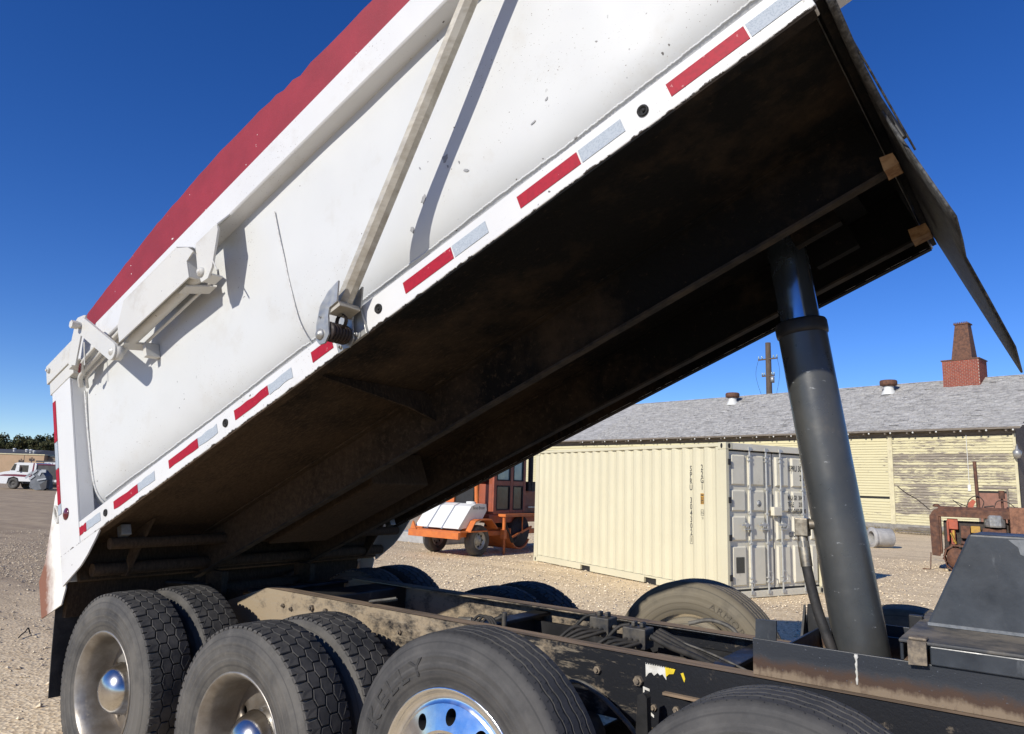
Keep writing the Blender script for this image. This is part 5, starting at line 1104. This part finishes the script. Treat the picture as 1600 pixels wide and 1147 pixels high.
for a, b in ((-1.66, .02), (-1.66, 1.75), (2.6, .02), (2.6, 1.75)):
    m = MB(FT); m.lathe([(0, .05), (.25, .04), (.28, .0), (.44, .0), (.48, .05), (.48, .28), (.44, .33), (0, .33)], (a, b, .48), TFw, 24) if False else m.lathe([(.26, .03), (.29, .0), (.44, .0), (.48, .05), (.48, .28), (.44, .33), (.0, .33)], (a, b, .48), (0, 1, 0), 24); wl = fp('wheel', m, 'tyre')
    m = MB(FT); m.lathe([(.27, .03), (.2, .08), (.1, .05), (0, .04)], (a, b, .48), (0, 1, 0), 18); o = m.build('rim', 'plug', None); o.parent = wl
FM = FT((1.6, -1.8, 0))
mc = thing('scrap_machine', 'grey machine with tilted light panels just behind the white truck cab', 'machine', FM)
def mp(name, mb, mats):
    o = mb.build(name, mats, None); o.parent = mc; o.matrix_parent_inverse = Matrix.Translation(-FM); return o
m = MB(FT); m.prism([(1.0, -1.8, .25), (1.05, -1.8, 1.25), (1.35, -1.8, 1.75), (1.75, -1.8, 1.7), (2.25, -1.8, 1.2), (2.4, -1.8, .15), (1.6, -1.8, 0)], (0, 1.0, 0)); mp('hull', m, 'f_grey')
for i, (a, z) in enumerate(((.85, 1.15), (1.0, 1.35), (1.2, 1.05), (1.35, 1.5))): m = MB(FT); m.bar((a - .25, -1.85, z - .15), (a + .15, -1.85, z + .18), .03, .18); mp('panel', m, 'f_lgrey')
m = MB(FT); m.box(1.9, 2.3, -1.9, -1.82, 1.5, 1.75); m.prism([(1.6, -1.86, 1.3), (1.8, -1.86, 1.7), (1.95, -1.86, 1.55), (1.8, -1.86, 1.2)], (0, .05, 0)); m.bar((1.65, -1.88, .85), (2.4, -1.88, 1.0), .05, .12); mp('blade', m, 'f_lgrey')
m = MB(FT); m.prism([(1.9, -1.9, .5), (2.5, -1.9, .9), (2.5, -1.9, .2), (2.2, -1.9, -.01)], (0, .4, 0)); mp('counterweight', m, 'f_dark')
t = thing('white_trailer', 'small white ribbed trailer box behind the far truck hood', 'trailer', FT((-2.6, 7, 0))); TLo = FT((-2.6, 7, 0))
def tlp(n, mb, mt): o = mb.build(n, mt, None); o.parent = t; o.matrix_parent_inverse = Matrix.Translation(-TLo)
m = MB(FT); m.box(-3.6, -2.1, 7, 9, .4, 2.45); tlp('box', m, 'f_white'); m = MB(FT)
for i in range(5): m.box(-3.5 + i * .32, -3.42 + i * .32, 6.95, 6.998, .5, 2.4)
tlp('rib', m, 'f_lgrey'); m = MB(FT); m.box(-2.098, -.4, 7.2, 9, 1.0, 2.35); m.box(-4.5, -.3, 7.1, 9, 2.46, 2.6); m.box(-3.5, -.6, 7.4, 8.8, .0, .39); tlp('tarp_load', m, 'f_dark')
GO = Vector((-110, 40, 0))
def GT(p): return GO + TRt * p[0] + TFw * p[1] + Vector((0, 0, p[2]))
tb = thing('tan_building', 'low tan flat-roofed building on the far left behind the parked truck', 'building', GO)
def gp_(n, mb, mt): o = mb.build(n, mt, None); o.parent = tb; o.matrix_parent_inverse = Matrix.Translation(-GO); return o
MT['tanw'] = mat('tan_block_wall', (.42, .29, .18), (.38, .265, .165), 1, rough=.9); MT['tan_s'] = mat('grey_tan_wall', (.20, .16, .12), None, rough=.9); MT['roof_d'] = mat('dark_flat_roof', (.06, .06, .065), None, rough=.9)
m = MB(GT); m.box(-22, -.55, 0, 14, 0, 3.72); gp_('wall', m, 'tanw'); m = MB(GT); m.box(-22.1, -.45, -.1, 14, 3.722, 3.86); gp_('parapet', m, 'trim'); m = MB(GT); m.prism([(-22, 1, 3.862), (-2.5, 1, 3.862), (-4.5, 6, 4.6), (-22, 6, 4.6)], (0, 8, 0)); gp_('roof', m, 'roof_d')
m = MB(GT); m.box(-.548, 9, .8, 12, 0, 3.5); gp_('annex_wall', m, 'tan_s'); m = MB(GT); m.box(-.6, 9, .7, 12, 3.502, 3.7); gp_('annex_roof', m, 'roof_d')
for a, h in ((-4.0, .45), (-3.5, .3), (-6.4, .3), (-4.6, .2)): m = MB(GT); m.lathe([(.18, 0), (.18, h), (.24, h), (.2, h + .15), (0, h + .18)], (a, 2.2, 3.95 if a > -4.3 else 4.2), (0, 0, 1), 10); gp_('roof_vent', m, 'f_white')
for a in (-9, -3.4): m = MB(GT); m.box(a, a + .06, -.03, -.002, .2, 3.7); gp_('downpipe', m, 'tan_s')
for a, z0, lab in ((-5.4, 6.1, 'thin far utility pole standing right of its twin at the left edge'), (-6.88, 5.85, 'thin far utility pole closest to the left edge of the picture')):
    pole(GT((a, -3.5, 0)), z0, .09, ((z0 - .35, .35),), lab, None, TRt)
MT['bark'] = mat('far_bark', (.05, .04, .03), None, rough=.95)
k = NT('far_evergreen_leaf'); c = k.mix(k.rng(k.noise(.5, 4), .35, .65), (.040, .055, .022), (.105, .095, .042)); MT['leaf'] = k.done(c, .8, 0, .2)
def tree_meshes(seed):
    rnd = random.Random(seed); H_ = rnd.uniform(7.5, 9.5); t = MB(); t.tube([(0, 0, -.2), (.1, .05, H_ * .4), (0, .1, H_ * .85)], [.22, .15, .04], 7)
    for i in range(7): a = rnd.uniform(0, 6.3); z = H_ * rnd.uniform(.35, .7); t.tube([(0, .05, z), (math.cos(a) * 1.6, math.sin(a) * 1.6, z + 1.0)], [.07, .02], 5)
    cl = [(rnd.uniform(-2.0, 2.0), rnd.uniform(-2.0, 2.0), H_ * rnd.uniform(.3, .92), rnd.uniform(.7, 1.35)) for i in range(15)] + [(0, 0, H_ - .9, .9)]
    c = MB()
    for x, y, z, r in cl:
        for i in range(120):
            d = Vector((rnd.gauss(0, 1), rnd.gauss(0, 1), rnd.gauss(0, .8))).normalized() * r * rnd.random() ** .4
            p = Vector((x, y, z)) + d; s = rnd.uniform(.10, .26); a = Vector((rnd.gauss(0, 1), rnd.gauss(0, 1), rnd.gauss(0, 1))).normalized() * s; b = a.cross(Vector((rnd.gauss(0, 1), rnd.gauss(0, 1), rnd.gauss(0, 1)))).normalized() * s
            c.v += [tuple(p + a), tuple(p + b), tuple(p - a), tuple(p - b)]; n = len(c.v) - 4; c.f.append([n, n + 1, n + 2, n + 3]); c.m.append(0); c.s.append(False)
    return t.mesh('trunk', 'bark'), c.mesh('crown', 'leaf')
TM = [tree_meshes(s) for s in (1, 2, 3, 4)]
rnd = random.Random(77); TG = Vector((-158, 62, 0))
for i in range(44):
    a = -17 + i * .9 + rnd.uniform(-.6, .6); loc = TG + TRt * a + TFw * rnd.uniform(-5, 9)
    t_ = thing('tree', 'dark green tree in the dense row beyond the tan building', 'tree', loc, 'trees in the far row beyond the tan building')
    tm, cm = TM[i % 4]; sc_ = rnd.uniform(.85, 1.02); rz = rnd.uniform(0, 6.28)
    link_mesh('trunk', tm, t_, (0, 0, 0), (0, 0, rz), (sc_,) * 3); link_mesh('crown', cm, t_, (0, 0, 0), (0, 0, rz), (sc_,) * 3)
